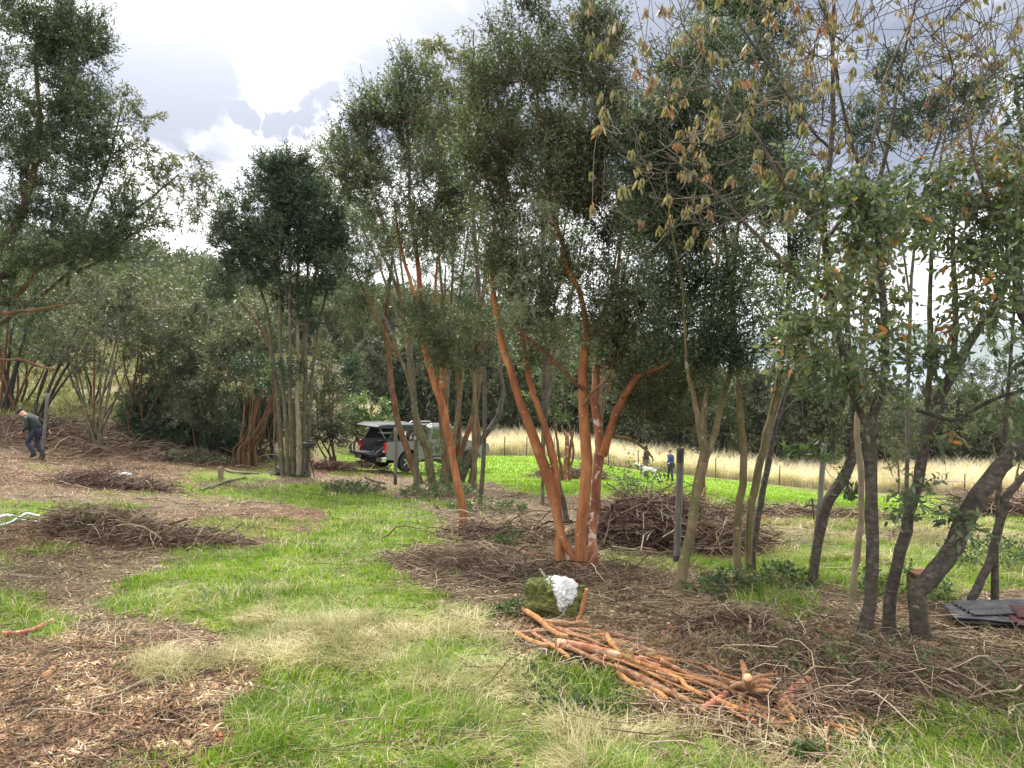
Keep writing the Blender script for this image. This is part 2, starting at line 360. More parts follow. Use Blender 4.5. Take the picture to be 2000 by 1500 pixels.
BK = {
 'red': barkmat('cinnamon_bark', [(.25, (.09, .033, .015)), (.42, (.23, .085, .032)), (.58, (.37, .15, .055)), (.8, (.49, .26, .12))], 7, .22, (.58, .46, .36), .67, dirt=(.20, .07, .035), dirt_t=.5, speck=(.55, .47, .38), bump=1.0),
 'redpale': barkmat('peeling_cinnamon_bark', [(.3, (.13, .045, .028)), (.5, (.30, .12, .06)), (.7, (.46, .25, .15))], 6, .35, (.60, .50, .42), .585, dirt=(.16, .05, .04), dirt_t=.52),
 'redbrown': barkmat('brown_cinnamon_bark', [(.25, (.05, .022, .013)), (.5, (.15, .068, .032)), (.75, (.28, .15, .075))], 9, .3, (.40, .34, .25), .66, dirt=(.08, .05, .03), dirt_t=.5, moss=(.10, .11, .045), moss_t=.54),
 'moss': barkmat('mossy_bark', [(.25, (.06, .045, .025)), (.5, (.15, .115, .06)), (.75, (.28, .22, .13))], 9, .5, (.34, .30, .2), .63, moss=(.115, .115, .04), moss_t=.50),
 'grey': barkmat('grey_bark', [(.25, (.03, .024, .019)), (.45, (.078, .062, .05)), (.6, (.14, .118, .095)), (.78, (.25, .22, .19))], 20, 1.5, (.27, .26, .22), .66, moss=(.075, .07, .03), moss_t=.55, dirt=(.04, .032, .025), dirt_t=.5, bump=1.2, speck=(.26, .25, .2)),
 'stem': barkmat('grey_green_stem_bark', [(.25, (.05, .04, .03)), (.5, (.12, .098, .07)), (.78, (.24, .205, .155))], 12, .4, (.38, .36, .30), .64, moss=(.085, .085, .035), moss_t=.48, dirt=(.05, .04, .03), dirt_t=.5),
 'pale': barkmat('pale_bark', [(.25, (.11, .09, .05)), (.5, (.22, .18, .11)), (.78, (.34, .29, .20))], 12, .5, moss=(.16, .15, .06), moss_t=.6),
 'twig': barkmat('twig_bark', [(.25, (.06, .045, .035)), (.5, (.13, .10, .08)), (.75, (.24, .2, .16))], 20, 1),
 'twigred': barkmat('red_twig_bark', [(.25, (.06, .025, .015)), (.5, (.14, .06, .035)), (.75, (.24, .12, .07))], 20, 1),
 'twigdark': barkmat('dark_twig_bark', [(.25, (.018, .015, .013)), (.5, (.045, .037, .03)), (.75, (.09, .08, .065))], 20, 1),
 'brush': barkmat('brushwood_bark', [(.1, (.035, .018, .013)), (.4, (.10, .055, .04)), (.62, (.19, .115, .08)), (.8, (.31, .22, .16)), (.95, (.50, .40, .30))], 3.5, 1, island=.85),
 'brushbrown': barkmat('brown_brushwood_bark', [(.1, (.03, .018, .012)), (.35, (.085, .052, .034)), (.6, (.17, .11, .07)), (.8, (.29, .21, .14)), (.95, (.50, .40, .28))], 3.5, 1, island=.85),
 'log': barkmat('cut_log_bark', [(.25, (.14, .05, .025)), (.42, (.34, .15, .07)), (.58, (.52, .30, .16)), (.75, (.66, .46, .30))], 22, .8, (.28, .10, .05), .60, bump=1.6),
 'logsmooth': barkmat('smooth_branch_bark', [(.25, (.16, .065, .025)), (.5, (.36, .165, .055)), (.75, (.52, .30, .13))], 18, .8, (.26, .12, .05), .58, moss=(.25, .19, .07), moss_t=.62),
 'logred': barkmat('dark_red_log_bark', [(.25, (.13, .04, .025)), (.5, (.32, .12, .065)), (.75, (.50, .26, .15))], 18, .8, (.58, .38, .24), .56),
 'cut': plain('cut_wood', (.55, .30, .14), .8, scale=60),
 'post': barkmat('weathered_post_wood', [(.25, (.07, .066, .056)), (.5, (.14, .13, .11)), (.78, (.25, .235, .20))], 22, .12),
 'postdark': barkmat('dark_post_wood', [(.25, (.025, .025, .022)), (.5, (.055, .052, .045)), (.78, (.11, .10, .09))], 22, .12),
}
BK['twigpale'] = barkmat('pale_twig_bark', [(.1, (.06, .04, .025)), (.4, (.17, .115, .075)), (.7, (.33, .25, .17)), (.95, (.55, .45, .33))], 8, 1, island=.8)

# ------------------------------------------------------------------ where grass, straw and chips grow
def sdf(px, py, poly):                  # >0 inside
    poly = np.array(poly, float); n = len(poly)
    dmin = np.full(px.shape, 1e9); inside = np.zeros(px.shape, bool)
    for i in range(n):
        a, b = poly[i], poly[(i+1) % n]
        e = b-a; wx, wy = px-a[0], py-a[1]
        t = np.clip((wx*e[0]+wy*e[1])/(e@e), 0, 1)
        dmin = np.minimum(dmin, np.hypot(wx-t*e[0], (wy-t*e[1])*1.6))
        c = (a[1] > py) != (b[1] > py)
        with np.errstate(divide='ignore', invalid='ignore'):
            xi = a[0]+(py-a[1])*e[0]/(e[1] if e[1] else 1e-9)
        inside ^= c & (px < xi)
    return np.where(inside, dmin, -dmin)
GREEN = [[(300, 1700), (430, 1450), (500, 1330), (470, 1260), (330, 1215), (190, 1190), (210, 1155), (330, 1095), (540, 1065), (640, 1035), (640, 1000), (520, 975), (370, 968), (340, 945), (480, 955), (620, 945), (720, 955), (800, 985), (870, 1020), (840, 1060), (760, 1085), (760, 1120), (820, 1150), (900, 1180), (950, 1215), (960, 1260), (1000, 1300), (1080, 1290), (1190, 1320), (1240, 1400), (1300, 1450), (1500, 1480), (1600, 1700)],
         [(600, 872), (960, 880), (1180, 893), (1300, 920), (1450, 942), (1600, 962), (2200, 985), (2200, 1045), (1700, 1035), (1480, 1005), (1300, 985), (1180, 975), (1040, 965), (960, 940), (880, 945), (720, 915), (630, 893)],
         [(1180, 1080), (1420, 1085), (1640, 1060), (2200, 1070), (2200, 1170), (1760, 1160), (1600, 1150), (1400, 1130), (1230, 1120)],
         [(0, 985), (180, 990), (120, 1010), (0, 1020)], [(350, 925), (520, 905), (540, 935), (380, 945)], [(1480, 1130), (1620, 1150), (1560, 1200), (1450, 1190)],
         [(1600, 1400), (2200, 1330), (2200, 1700), (1600, 1700)], [(-300, 760), (330, 760), (330, 780), (200, 790), (-300, 790)], [(-200, 1180), (60, 1185), (160, 1210), (100, 1260), (-200, 1240)]]
STRAW = [[(470, 1290), (470, 1225), (540, 1165), (700, 1150), (830, 1190), (960, 1250), (1010, 1330), (1090, 1400), (1300, 1440), (1580, 1480), (1600, 1700), (1000, 1700), (900, 1420), (800, 1330), (640, 1300)],
         [(1480, 1010), (2200, 1040), (2200, 1120), (1850, 1120), (1640, 1110), (1480, 1090)],
         [(250, 1310), (480, 1280), (500, 1320), (300, 1370)], [(450, 1260), (620, 1250), (640, 1330), (480, 1330)],
         [(-200, 640), (330, 640), (330, 790), (-200, 830)]]
REDS = [[(-400, 1230), (300, 1240), (520, 1290), (560, 1350), (480, 1450), (430, 1700), (-400, 1700)],
        [(-100, 1010), (150, 1000), (640, 985), (680, 1040), (560, 1060), (300, 1085), (0, 1075)],
        [(1000, 1230), (1400, 1240), (1800, 1300), (1800, 1460), (1500, 1450), (1200, 1380)], [(400, 880), (700, 890), (760, 935), (400, 915)], [(-200, 880), (560, 880), (420, 960), (-200, 960)]]
def zones(x, y, z):
    px, py, d = project(x, y, z)
    px = np.where(d < .6, 1000+np.clip(x, -3, 3)*500, px); py = np.where(d < .6, 1650, py)
    px = np.clip(px, -380, 2180); py = np.clip(py, 600, 1690)
    sc = 300./np.clip(d, 2.2, 60)
    n1 = fbm2(x, y, 1.1, 21, 4)-.5; n2 = fbm2(x, y, 4.5, 31, 3)-.5; n3 = fbm2(x, y, .5, 41, 3)-.5
    wob = (n1*1.5+n2*1.3+n3*1.0)*sc*1.25
    def cover(polys, soft):
        s = np.full(px.shape, -1e9)
        for q in polys: s = np.maximum(s, sdf(px, py, q))
        return smooth(-1, 1, (s+wob)/(soft*sc*.22+8))*(.75+.35*smooth(-.12, .1, n2+.4*n1))
    g = np.clip(cover(GREEN, 1.6)+.55*smooth(.06, .22, n1+.6*n3)*(px < 900), 0, 1); s = cover(STRAW, 2.4)*.85; r = cover(REDS, 2.0)
    far = smooth(44, 49, y+0*x)
    return g, s, r, px, py, d
# ------------------------------------------------------------------ ground sheet
def ground():
    th = np.concatenate([np.linspace(-180, -46, 70)[:-1], np.linspace(-46, 46, 760), np.linspace(46, 180, 70)[1:]])
    rr = np.concatenate([[0.02], np.geomspace(.6, 2.4, 20)[:-1], 1/np.linspace(1/2.4, 1/60., 560), np.geomspace(61, 6000, 150)])
    T, Q = np.meshgrid(np.radians(th), rr, indexing='xy')
    X = Q*np.sin(T); Y = Q*np.cos(T); Z = H(X, Y)
    g, s, r, px, py, d = zones(X, Y, Z)
    nearm = 1-smooth(10, 25, Q)
    Z = Z + nearm*((fbm2(X, Y, 9, 51, 3)-.5)*.035 + .02*s + .018*g)
    back = Y < .4
    g = np.where(back, fbm2(X, Y, .8, 4, 2), g)
    straw_field = smooth(56, 57.5, Y)*(Y < 82)
    forest = smooth(76, 90, Y)
    n = len(th); m = len(rr)
    idx = np.arange(n*m).reshape(m, n)
    a = idx[:-1, :-1].ravel(); b = idx[:-1, 1:].ravel(); c = idx[1:, 1:].ravel(); e = idx[1:, :-1].ravel()
    F = np.stack([a, b, c, e], 1)
    V = np.stack([X, Y, Z], -1).reshape(-1, 3)
    m_, N, L = newmat('ground_soil_and_grass')
    out = N.new('ShaderNodeOutputMaterial'); geo = N.new('ShaderNodeNewGeometry'); pos = geo.outputs['Position']
    def at(nm):
        q = N.new('ShaderNodeAttribute'); q.attribute_name = nm; return q.outputs['Fac']
    def mixc(f, c1, c2):
        q = N.new('ShaderNodeMixRGB'); L.new(f, q.inputs['Fac']); L.new(c1, q.inputs['Color1']); L.new(c2, q.inputs['Color2']); return q.outputs[0]
    nA = ntex(N, L, 26, 8, .75, pos, .8); nB = ntex(N, L, 3.0, 6, .7, pos); nC = ntex(N, L, 60, 6, .8, pos)
    soil = ramp(N, L, nA, [(.28, (.040, .030, .020)), (.45, (.115, .085, .055)), (.6, (.21, .16, .105)), (.75, (.34, .27, .18))])
    reds = ramp(N, L, nA, [(.28, (.035, .022, .015)), (.45, (.11, .068, .042)), (.6, (.20, .125, .078)), (.75, (.33, .23, .15))])
    straw = ramp(N, L, nC, [(.3, (.07, .07, .03)), (.5, (.19, .18, .08)), (.7, (.34, .30, .16))])
    green = ramp(N, L, nB, [(.3, (.05, .085, .016)), (.5, (.12, .18, .028)), (.7, (.20, .25, .05))])
    field = ramp(N, L, ntex(N, L, 1.2, 7, .75, pos), [(.3, (.10, .19, .02)), (.5, (.17, .28, .03)), (.72, (.25, .33, .06))])
    fstraw = ramp(N, L, nC, [(.3, (.30, .25, .15)), (.7, (.5, .43, .29))])
    wood = ramp(N, L, nB, [(.3, (.02, .03, .012)), (.7, (.06, .08, .03))])
    col = mixc(at('red'), soil, reds); col = mixc(at('straw'), col, straw)
    gm = N.new('ShaderNodeMath'); gm.operation = 'MULTIPLY'; L.new(at('green'), gm.inputs[0]); gm.inputs[1].default_value = .86
    col = mixc(gm.outputs[0], col, green); col = mixc(at('field'), col, field); col = mixc(at('fstraw'), col, fstraw); col = mixc(at('forest'), col, wood)
    p = N.new('ShaderNodeBsdfPrincipled'); L.new(col, p.inputs['Base Color']); p.inputs['Roughness'].default_value = .95; p.inputs['Specular IOR Level'].default_value = .15
    bm = N.new('ShaderNodeBump'); bm.inputs['Strength'].default_value = .8; bm.inputs['Distance'].default_value = .03
    L.new(nA, bm.inputs['Height']); L.new(bm.outputs[0], p.inputs['Normal']); L.new(p.outputs[0], out.inputs['Surface'])
    fieldm = g*smooth(17, 24, Y)*smooth(-10, -2, X)
    g = np.where((X < -9) & (Y > 24), g*.45, g); s = np.where((X < -9) & (Y > 24), s*.5, s)
    o = mesh_obj('ground', V, F, m_, smooth_=True, attrs={'green': g.ravel(), 'straw': s.ravel(), 'red': r.ravel(), 'field': fieldm.ravel(),
                 'fstraw': (straw_field*smooth(-12, -9, X)).ravel(), 'forest': forest.ravel()})
    o['kind'] = 'structure'
ground()
# lake and the far shore
def lake_and_shore():
    m, N, L = newmat('lake_water'); out = N.new('ShaderNodeOutputMaterial'); p = N.new('ShaderNodeBsdfPrincipled')
    p.inputs['Base Color'].default_value = (.10, .14, .19, 1); p.inputs['Roughness'].default_value = .18; p.inputs['Specular IOR Level'].default_value = .6
    geo = N.new('ShaderNodeNewGeometry'); f = ntex(N, L, .12, 5, .6, geo.outputs['Position']); b = N.new('ShaderNodeBump'); b.inputs['Strength'].default_value = .35; b.inputs['Distance'].default_value = 1
    L.new(f, b.inputs['Height']); L.new(b.outputs[0], p.inputs['Normal']); L.new(p.outputs[0], out.inputs['Surface'])
    V = [(-1500, 270, -25.6), (5000, 270, -25.6), (5000, 4200, -25.6), (-1500, 4200, -25.6)]
    mesh_obj('lake', V, [(0, 1, 2, 3)], m)['kind'] = 'structure'
    xs = np.linspace(-2500, 5200, 220); ys = np.linspace(3300, 4600, 24)
    X, Y = np.meshgrid(xs, ys)
    hh = (95+70*fbm2(X/400, Y*0, 1.3, 61, 4)+60*np.exp(-((X-2300)/900)**2))*np.sin(np.clip((Y-3300)/1300, 0, 1)*np.pi*.75)
    Z = -28+hh
    n, k = len(xs), len(ys); idx = np.arange(n*k).reshape(k, n)
    F = np.stack([idx[:-1, :-1].ravel(), idx[:-1, 1:].ravel(), idx[1:, 1:].ravel(), idx[1:, :-1].ravel()], 1)
    m2, N, L = newmat('far_hill_forest'); out = N.new('ShaderNodeOutputMaterial'); p = N.new('ShaderNodeBsdfPrincipled'); geo = N.new('ShaderNodeNewGeometry')
    c = ramp(N, L, ntex(N, L, .006, 8, .7, geo.outputs['Position']), [(.35, (.04, .07, .06)), (.6, (.09, .12, .08))]); L.new(c, p.inputs['Base Color']); p.inputs['Roughness'].default_value = 1
    L.new(p.outputs[0], out.inputs['Surface'])
    mesh_obj('hills', np.stack([X, Y, Z], -1), F, m2, smooth_=True)['kind'] = 'structure'
lake_and_shore()

# ------------------------------------------------------------------ ground cover (stuff)
def scatter(n, wfun, d0=2.3, d1=30, half=42, power=1.0):
    """points on the ground, thinned by a weight; more of them close by"""
    out = []; got = 0
    for it in range(14):
        m = int(n*1.6)
        u = rng.random(m)
        if power == 1: y = 1/(1/d0+(1/d1-1/d0)*u)
        else:
            e = 1-power; y = (d0**e+(d1**e-d0**e)*u)**(1/e)
        x = y*np.tan(np.radians(half))*(rng.random(m)*2-1)*.98
        z = H(x, y); g, s, r, px, py, d = zones(x, y, z)
        keep = rng.random(m) < wfun(g, s, r, px, py, x, y)
        out.append(np.stack([x[keep], y[keep], z[keep]], 1)); got += keep.sum()
        if got >= n: break
    return np.concatenate(out)[:n]
def blades(name, pts, hmin, hmax, wbase, mat, lean=.5, layd=0.0, wk=.0009, flat=.0):
    n = len(pts); d = np.maximum(pts[:, 1], 1)
    h = (hmin+(hmax-hmin)*rng.random(n)**1.6)
    w_ = np.maximum(wbase*(.6+.8*rng.random(n)), wk*d)
    cl = noise2(pts[:, 0], pts[:, 1], 3, 71)
    h = h*(.55+.9*cl)
    a = rng.random(n)*6.283; ln = lean*(.3+rng.random(n)) + layd
    dirh = np.stack([np.cos(a), np.sin(a), 0*a], 1)
    # common lean direction varying over the ground
    b = noise2(pts[:, 0], pts[:, 1], .9, 73)*9; dirh = unit(dirh+.8*np.stack([np.cos(b), np.sin(b), 0*b], 1))
    up = np.array([0, 0, 1.])
    d1 = unit(up+dirh*ln[:, None]*.5); d2 = unit(up+dirh*ln[:, None]*2.0-up*np.minimum(ln, 1.0)[:, None]*.6)
    side = unit(np.cross(dirh, up))*w_[:, None]*.5
    p1 = pts+d1*h[:, None]*.55; p2 = p1+d2*h[:, None]*.5
    V = np.stack([pts-side, pts+side, p1+side*.8, p1-side*.8, p2], 1).reshape(-1, 3)
    q = np.arange(n)[:, None]*5
    F = np.concatenate([q+np.array([[0, 1, 2, 3]])]); 
    T = q+np.array([[3, 2, 4, 4]])
    # tip as a narrow quad so that every face has four corners
    V5 = np.stack([pts-side, pts+side, p1+side*.8, p1-side*.8, p2+side*.12, p2-side*.12], 1).reshape(-1, 3)
    q = np.arange(n)[:, None]*6
    F = np.concatenate([q+np.array([[0, 1, 2, 3]]), q+np.array([[3, 2, 4, 5]])])
    return mesh_obj(name, V5, F, mat)
def flakes(name, pts, lmin, lmax, ar, mat, lift=.02, tilt=.5, curl=.3):
    n = len(pts); a = rng.random(n)*6.283
    d = np.stack([np.cos(a), np.sin(a), tilt*(rng.random(n)-.4)], 1); d = unit(d)
    l = np.maximum(lmin+(lmax-lmin)*rng.random(n)**2, .0022*pts[:, 1]); wd = np.maximum(l*ar*(.5+rng.random(n)), .0007*pts[:, 1])
    c = pts+np.array([0, 0, 1.])*(.004+lift*rng.random(n))[:, None]
    side = unit(np.cross(d, np.array([0, 0, 1.])+.9*(rng.random((n, 3))-.5))); nr = np.cross(side, d); nr *= np.sign(nr[:, 2:3]+1e-6)
    V = np.stack([c-side*wd[:, None]*.3, c+side*wd[:, None]*.35, c+d*l[:, None]*.55+side*wd[:, None]*.5+nr*l[:, None]*.12*curl*2, c+d*l[:, None]*.5-side*wd[:, None]*.5+nr*l[:, None]*.1*curl*2,
                  c+d*l[:, None]+side*wd[:, None]*.2-nr*l[:, None]*.1*curl, c+d*l[:, None]*.96-side*wd[:, None]*.15-nr*l[:, None]*.1*curl], 1).reshape(-1, 3)
    q = np.arange(n)[:, None]*6
    return mesh_obj(name, V, np.concatenate([q+np.array([[0, 1, 2, 3]]), q+np.array([[3, 2, 4, 5]])]), mat)
def cover_mat(name, cols, trans=.25, rough=.6, cl=2.2):
    return leafmat(name, cols, trans, max(rough, .6), cl, .12, 1.3)
GM = {'green': cover_mat('grass_blade', [(.0, (.05, .09, .012)), (.4, (.12, .22, .018)), (.75, (.20, .32, .03)), (.97, (.34, .38, .09))], .35, .45),
      'field': cover_mat('field_grass_blade', [(.0, (.10, .19, .018)), (.5, (.19, .31, .03)), (.95, (.30, .37, .07))], .3, .6, .5),
      'straw': cover_mat('straw_blade', [(.0, (.10, .12, .035)), (.3, (.20, .19, .075)), (.6, (.31, .275, .13)), (.85, (.43, .37, .21)), (.97, (.60, .53, .36))], .25, .6),
      'fstraw': cover_mat('tall_dry_grass', [(.0, (.44, .36, .23)), (.5, (.64, .55, .39)), (.95, (.78, .70, .55))], .25, .8, .6),
      'bank': cover_mat('bank_grass_blade', [(.0, (.06, .07, .025)), (.5, (.13, .14, .045)), (.95, (.26, .24, .11))], .25, .7, .5),
      'litter': cover_mat('fallen_leaf', [(.0, (.020, .013, .008)), (.3, (.075, .045, .024)), (.6, (.18, .115, .062)), (.85, (.34, .24, .14)), (.97, (.54, .43, .28))], .1, .7, 3),
      'chips': cover_mat('wood_chip', [(.0, (.018, .010, .006)), (.35, (.065, .034, .018)), (.65, (.155, .083, .042)), (.88, (.30, .175, .095)), (.98, (.54, .39, .25))], .05, .7, 3)}
def stuff(o, label=None):
    o['kind'] = 'stuff'
    if label: o['label'] = label
    return o
def cover():
    tuft = lambda x, y, s, t: smooth(t, t+.18, fbm2(x, y, s, 91, 3))
    p = scatter(230000, lambda g, s, r, px, py, x, y: g*(1-.3*s)*(py > 935)*(.25+.75*tuft(x, y, 2.2, .36)), 2.3, 26, 40, 1.35)
    stuff(blades('grass', p, .03, .12, .0035, GM['green'], .6), 'short green grass growing in patches across the clearing')
    p = scatter(62000, lambda g, s, r, px, py, x, y: np.maximum(s*(.04+.96*tuft(x, y, 1.6, .46)), .04*g+.12*g*tuft(x, y, .9, .55))*(py > 935), 2.3, 20, 40, 1.4)
    stuff(blades('dry_grass', p, .06, .24, .0028, GM['straw'], 1.0, .7), 'long bleached grass lying flat among the green')
    p = scatter(2600, lambda g, s, r, px, py, x, y: s*tuft(x, y, 1.1, .40)*(py > 1050), 2.3, 12, 40, 1.4)
    stuff(blades('long_straw', p, .14, .36, .0024, GM['straw'], .9, .4, .0005), 'long pale straws arching over the grass')
    p = scatter(20000, lambda g, s, r, px, py, x, y: ((1-g)*.7+.1)*(py > 900), 2.3, 24, 42, 1.35)
    stuff(blades('dry_stalks', p, .05, .16, .0025, GM['straw'], 1.4, 1.3), 'dry stalks lying on the brown litter')
    p = scatter(190000, lambda g, s, r, px, py, x, y: (1-.86*g)*(1-.5*s)*(1-.5*r)*(px > -300), 2.3, 32, 42, 1.3)
    stuff(flakes('leaf_litter', p, .010, .045, .45, GM['litter'], .025, .8), 'brown fallen leaves covering the bare ground')
    p = scatter(170000, lambda g, s, r, px, py, x, y: r*(1-.88*g)*(1-.4*s), 2.3, 30, 42, 1.3)
    stuff(flakes('wood_chips', p, .012, .07, .17, GM['chips'], .035, .9), 'reddish wood chips and bark strips strewn over the ground')
    # far field turf
    p = scatter(60000, lambda g, s, r, px, py, x, y: g*(px > 560)*(y > 20)*(y < 57), 20, 57, 42, 1.4)
    stuff(blades('field_grass', p, .04, .10, .01, GM['field'], .5, 0, .0012), 'bright green grass of the sunny field')
    # tall dry grass beyond the wire fence
    n = 130000; y = 57+rng.random(n)**1.3*14; x = -12+rng.random(n)*66; z = H(x, y)
    k = fbm2(x, y, .5, 5, 3) > .25
    pts = np.stack([x, y, z], 1)[k]
    stuff(blades('tall_dry_grass', pts, .6, 1.5, .012, GM['fstraw'], .55, .1, .0007), 'pale tall dry grass standing beyond the wire fence')
    n = 60000; y = rng.uniform(27, 66, n); x = -y*rng.uniform(.26, .78, n); z = H(x, y); k = fbm2(x, y, .3, 8, 3) > .36; pts = np.stack([x, y, z], 1)[k]
    stuff(blades('bank_grass', pts, .08, .4, .012, GM['bank'], .9, .3, .0011), 'rough faded grass on the slope behind the scrub trees')
    p = scatter(9000, lambda g, s, r, px, py, x, y: g*(1-.5*s)*(py > 940), 2.3, 22, 40, 1.3)
    stuff(blades('weeds', p, .05, .13, .011, LM['ivy'], 1.2, .5, .0011), 'broad-bladed weeds mixed into the green grass')
    # twigs
    def tw(name, n, wf, l0, l1, r0, mat, lift=.03, d1=24):
        p = scatter(n, wf, 2.3, d1, 42, 1.35); n = len(p)
        a = rng.random(n)*6.283; l = l0+(l1-l0)*rng.random(n)**2
        d = np.stack([np.cos(a), np.sin(a), .12*rng.normal(size=n)], 1); s_ = np.stack([-np.sin(a), np.cos(a), 0*a], 1)
        bend = (rng.normal(size=(n, 1))*.13)
        t = np.linspace(0, 1, 5)
        Pt = p[:, None]+d[:, None]*(l[:, None]*t)[..., None]+s_[:, None]*(bend*l[:, None]*np.sin(t*3.1)+.03*l[:, None]*np.sin(t*9+a[:, None]))[..., None]
        Pt[..., 2] = H(Pt[..., 0], Pt[..., 1])+.01+lift*rng.random((n, 1))*(1+0*t)+np.abs(d[:, 2:3])*l[:, None]*t
        Rr = (r0*(.5+rng.random(n)))[:, None]*np.linspace(1, .45, 5)[None]; Rr = np.maximum(Rr, .0004*p[:, 1:2])
        V, F = batch_tubes(Pt, Rr, 4)
        return stuff(mesh_obj(name, V, F, mat, smooth_=True))
    tw('fallen_twigs', 5200, lambda g, s, r, px, py, x, y: (1-.9*g)*(1-.4*s)*(.25+.75*(px > 780)*(py > 1040))*(py > 890), .12, .6, .004, BK['twigpale'])['label'] = 'thin pale twigs lying all over the brown ground'
    tw('fallen_twigs_dark', 3200, lambda g, s, r, px, py, x, y: (1-.85*g)*(py > 880), .1, .5, .004, BK['brush'])['label'] = 'thin dark reddish twigs lying on the litter'

# ------------------------------------------------------------------ trees
def sprig_leaves(c, out, ns, nl, sl, ll, lw, up=.5, big=False, spread=1.0, droop=0.0, twig_r=0, jit=.3, curl=.25):
    """leafy shoots around clump centres c"""
    n = len(c); q = np.repeat(np.arange(n), ns)
    base = c[q]+rdir(len(q))*sl*jit*rng.random((len(q), 1))
    sd = unit(out[q]*.55+np.array([0, 0, up])+rdir(len(q))*spread)
    L_ = sl*(.5+.9*rng.random(len(q)))
    t = (np.arange(nl)[None]+rng.random((len(q), nl)))/nl
    pos = base[:, None]+sd[:, None]*(t*L_[:, None])[..., None]
    pos = pos + np.array([0, 0, -1.])*(droop*(t**2)*L_[:, None])[..., None]
    ld = unit(sd[:, None]*(.35+.5*t[..., None])+rdir(len(q)*nl).reshape(len(q), nl, 3)*.85+np.array([0, 0, -droop*1.2]))
    pos = pos.reshape(-1, 3); ld = ld.reshape(-1, 3)
    l = ll*(.55+.75*rng.random(len(pos)))
    V, F = leaf_quads(pos, ld, l, lw*l/ll, curl, big)
    tw = None
    if twig_r:
        tt = np.linspace(0, 1, 3)
        Pt = base[:, None]+sd[:, None]*(tt[None]*L_[:, None])[..., None]+np.array([0, 0, -1.])*(droop*(tt[None]**2)*L_[:, None])[..., None]
        Rr = np.ones((len(q), 1))*twig_r*np.linspace(1, .5, 3)[None]
        tw = (Pt, Rr)
    return V, F, tw
def hanging_leaves(c, n_per, ll, lw, spread=.06, big=True):
    n = len(c); k = np.repeat(np.arange(n), n_per)
    pos = c[k]+rdir(len(k))*spread*rng.random((len(k), 1))+np.array([0, 0, .03])
    ld = unit(rdir(len(k))*.45+np.array([0, 0, -1.]))
    l = ll*(.55+.7*rng.random(len(k)))
    return leaf_quads(pos, ld, l, lw*l/ll, .12, big)
def concat(parts):
    Vs, Fs, n = [], [], 0
    for V, F in parts:
        Vs.append(V); Fs.append(F+n); n += len(V)
    return np.concatenate(Vs), np.concatenate(Fs)
def stem_points(st, d0, n=26):
    """st: (photo x, photo y, radius px, [extra depth]) -> world centreline, radii"""
    a = np.array([(s_[0], s_[1], s_[2], s_[3] if len(s_) > 3 else np.nan) for s_ in st], float)
    k = np.arange(len(a)); ok = ~np.isnan(a[:, 3])
    dd = np.interp(k, k[ok], a[ok, 3]) if ok.any() else np.zeros(len(a))
    W = np.array([P(x, y, d0+e) for x, y, e in zip(a[:, 0], a[:, 1], dd)])
    rad = a[:, 2]*(d0+dd)/1500.
    pts = spline(W, n); rr = np.interp(np.linspace(0, len(a)-1, n), k, rad)
    return pts, rr
def grow(nodes, nrad, targets, rtip=.0035, rk=.011, maxr=.05, bend=.16, upw=.6, K=6):
    """connect targets one after another to the nearest wood -> list of branch centre lines and radii"""
    nodes = np.array(nodes, float); nrad = np.array(nrad, float)
    from_d = np.array([np.min(np.linalg.norm(nodes-t, axis=1)) for t in targets]) if len(targets) else []
    order = np.argsort(from_d)
    cap = len(nodes)+len(targets)*4; buf = np.zeros((cap, 3)); rb = np.zeros(cap); m = len(nodes); buf[:m] = nodes; rb[:m] = nrad
    Pt, Rr, tips = [], [], []
    for k in order:
        t = targets[k]; dv = t-buf[:m]
        cost = np.sqrt((dv*dv).sum(1))+upw*np.maximum(0, -dv[:, 2])
        j = int(np.argmin(cost)); a = buf[j]; L_ = np.linalg.norm(t-a)
        if L_ < .03: continue
        tt = np.linspace(0, 1, K)
        sd = rng.normal(size=3)*bend*L_; sd2 = rng.normal(size=3)*bend*.35*L_
        line = a+(t-a)*tt[:, None]+sd*np.sin(tt*np.pi)[:, None]+sd2*np.sin(tt*2*np.pi)[:, None]
        line[:, 2] -= .08*L_*np.sin(tt*np.pi)
        r0 = min(rb[j]*.75, rtip+rk*L_, maxr); rr = np.maximum(r0*(1-tt)+rtip*tt, rtip)
        Pt.append(line); Rr.append(rr)
        for q in (2, 3, 4, 5):
            buf[m] = line[min(q, K-1)]; rb[m] = rr[min(q, K-1)]; m += 1
    return (np.array(Pt), np.array(Rr)) if Pt else (None, None)
def blob_points(blobs, d0, dens, thr=.40, ns=2.2, seed=0, per=210., dk=1.0):
    C_, O_ = [], []
    for b in blobs:
        px, py, rx, ry = b[:4]; dd = b[4] if len(b) > 4 else 0; dn = b[5] if len(b) > 5 else 1
        d = d0+dd; c = P(px, py, d); k = d/1500.
        r = np.array([rx*k, .85*max(rx, ry)*k*dk, ry*k])
        n = int(dens*dn*rx*ry/per*2.0)+3
        v = rdir(n)*(rng.random((n, 1))**.42); p = c+v*r
        f = noise3(p, ns, seed)*.7+noise3(p, ns*2.7, seed+3)*.3
        kk = f > thr
        if kk.sum() < .3*n: kk = f > np.quantile(f, .5)
        C_.append(p[kk]); O_.append(unit(v[kk]))
    return np.concatenate(C_), np.concatenate(O_)
ALL_TREES = []
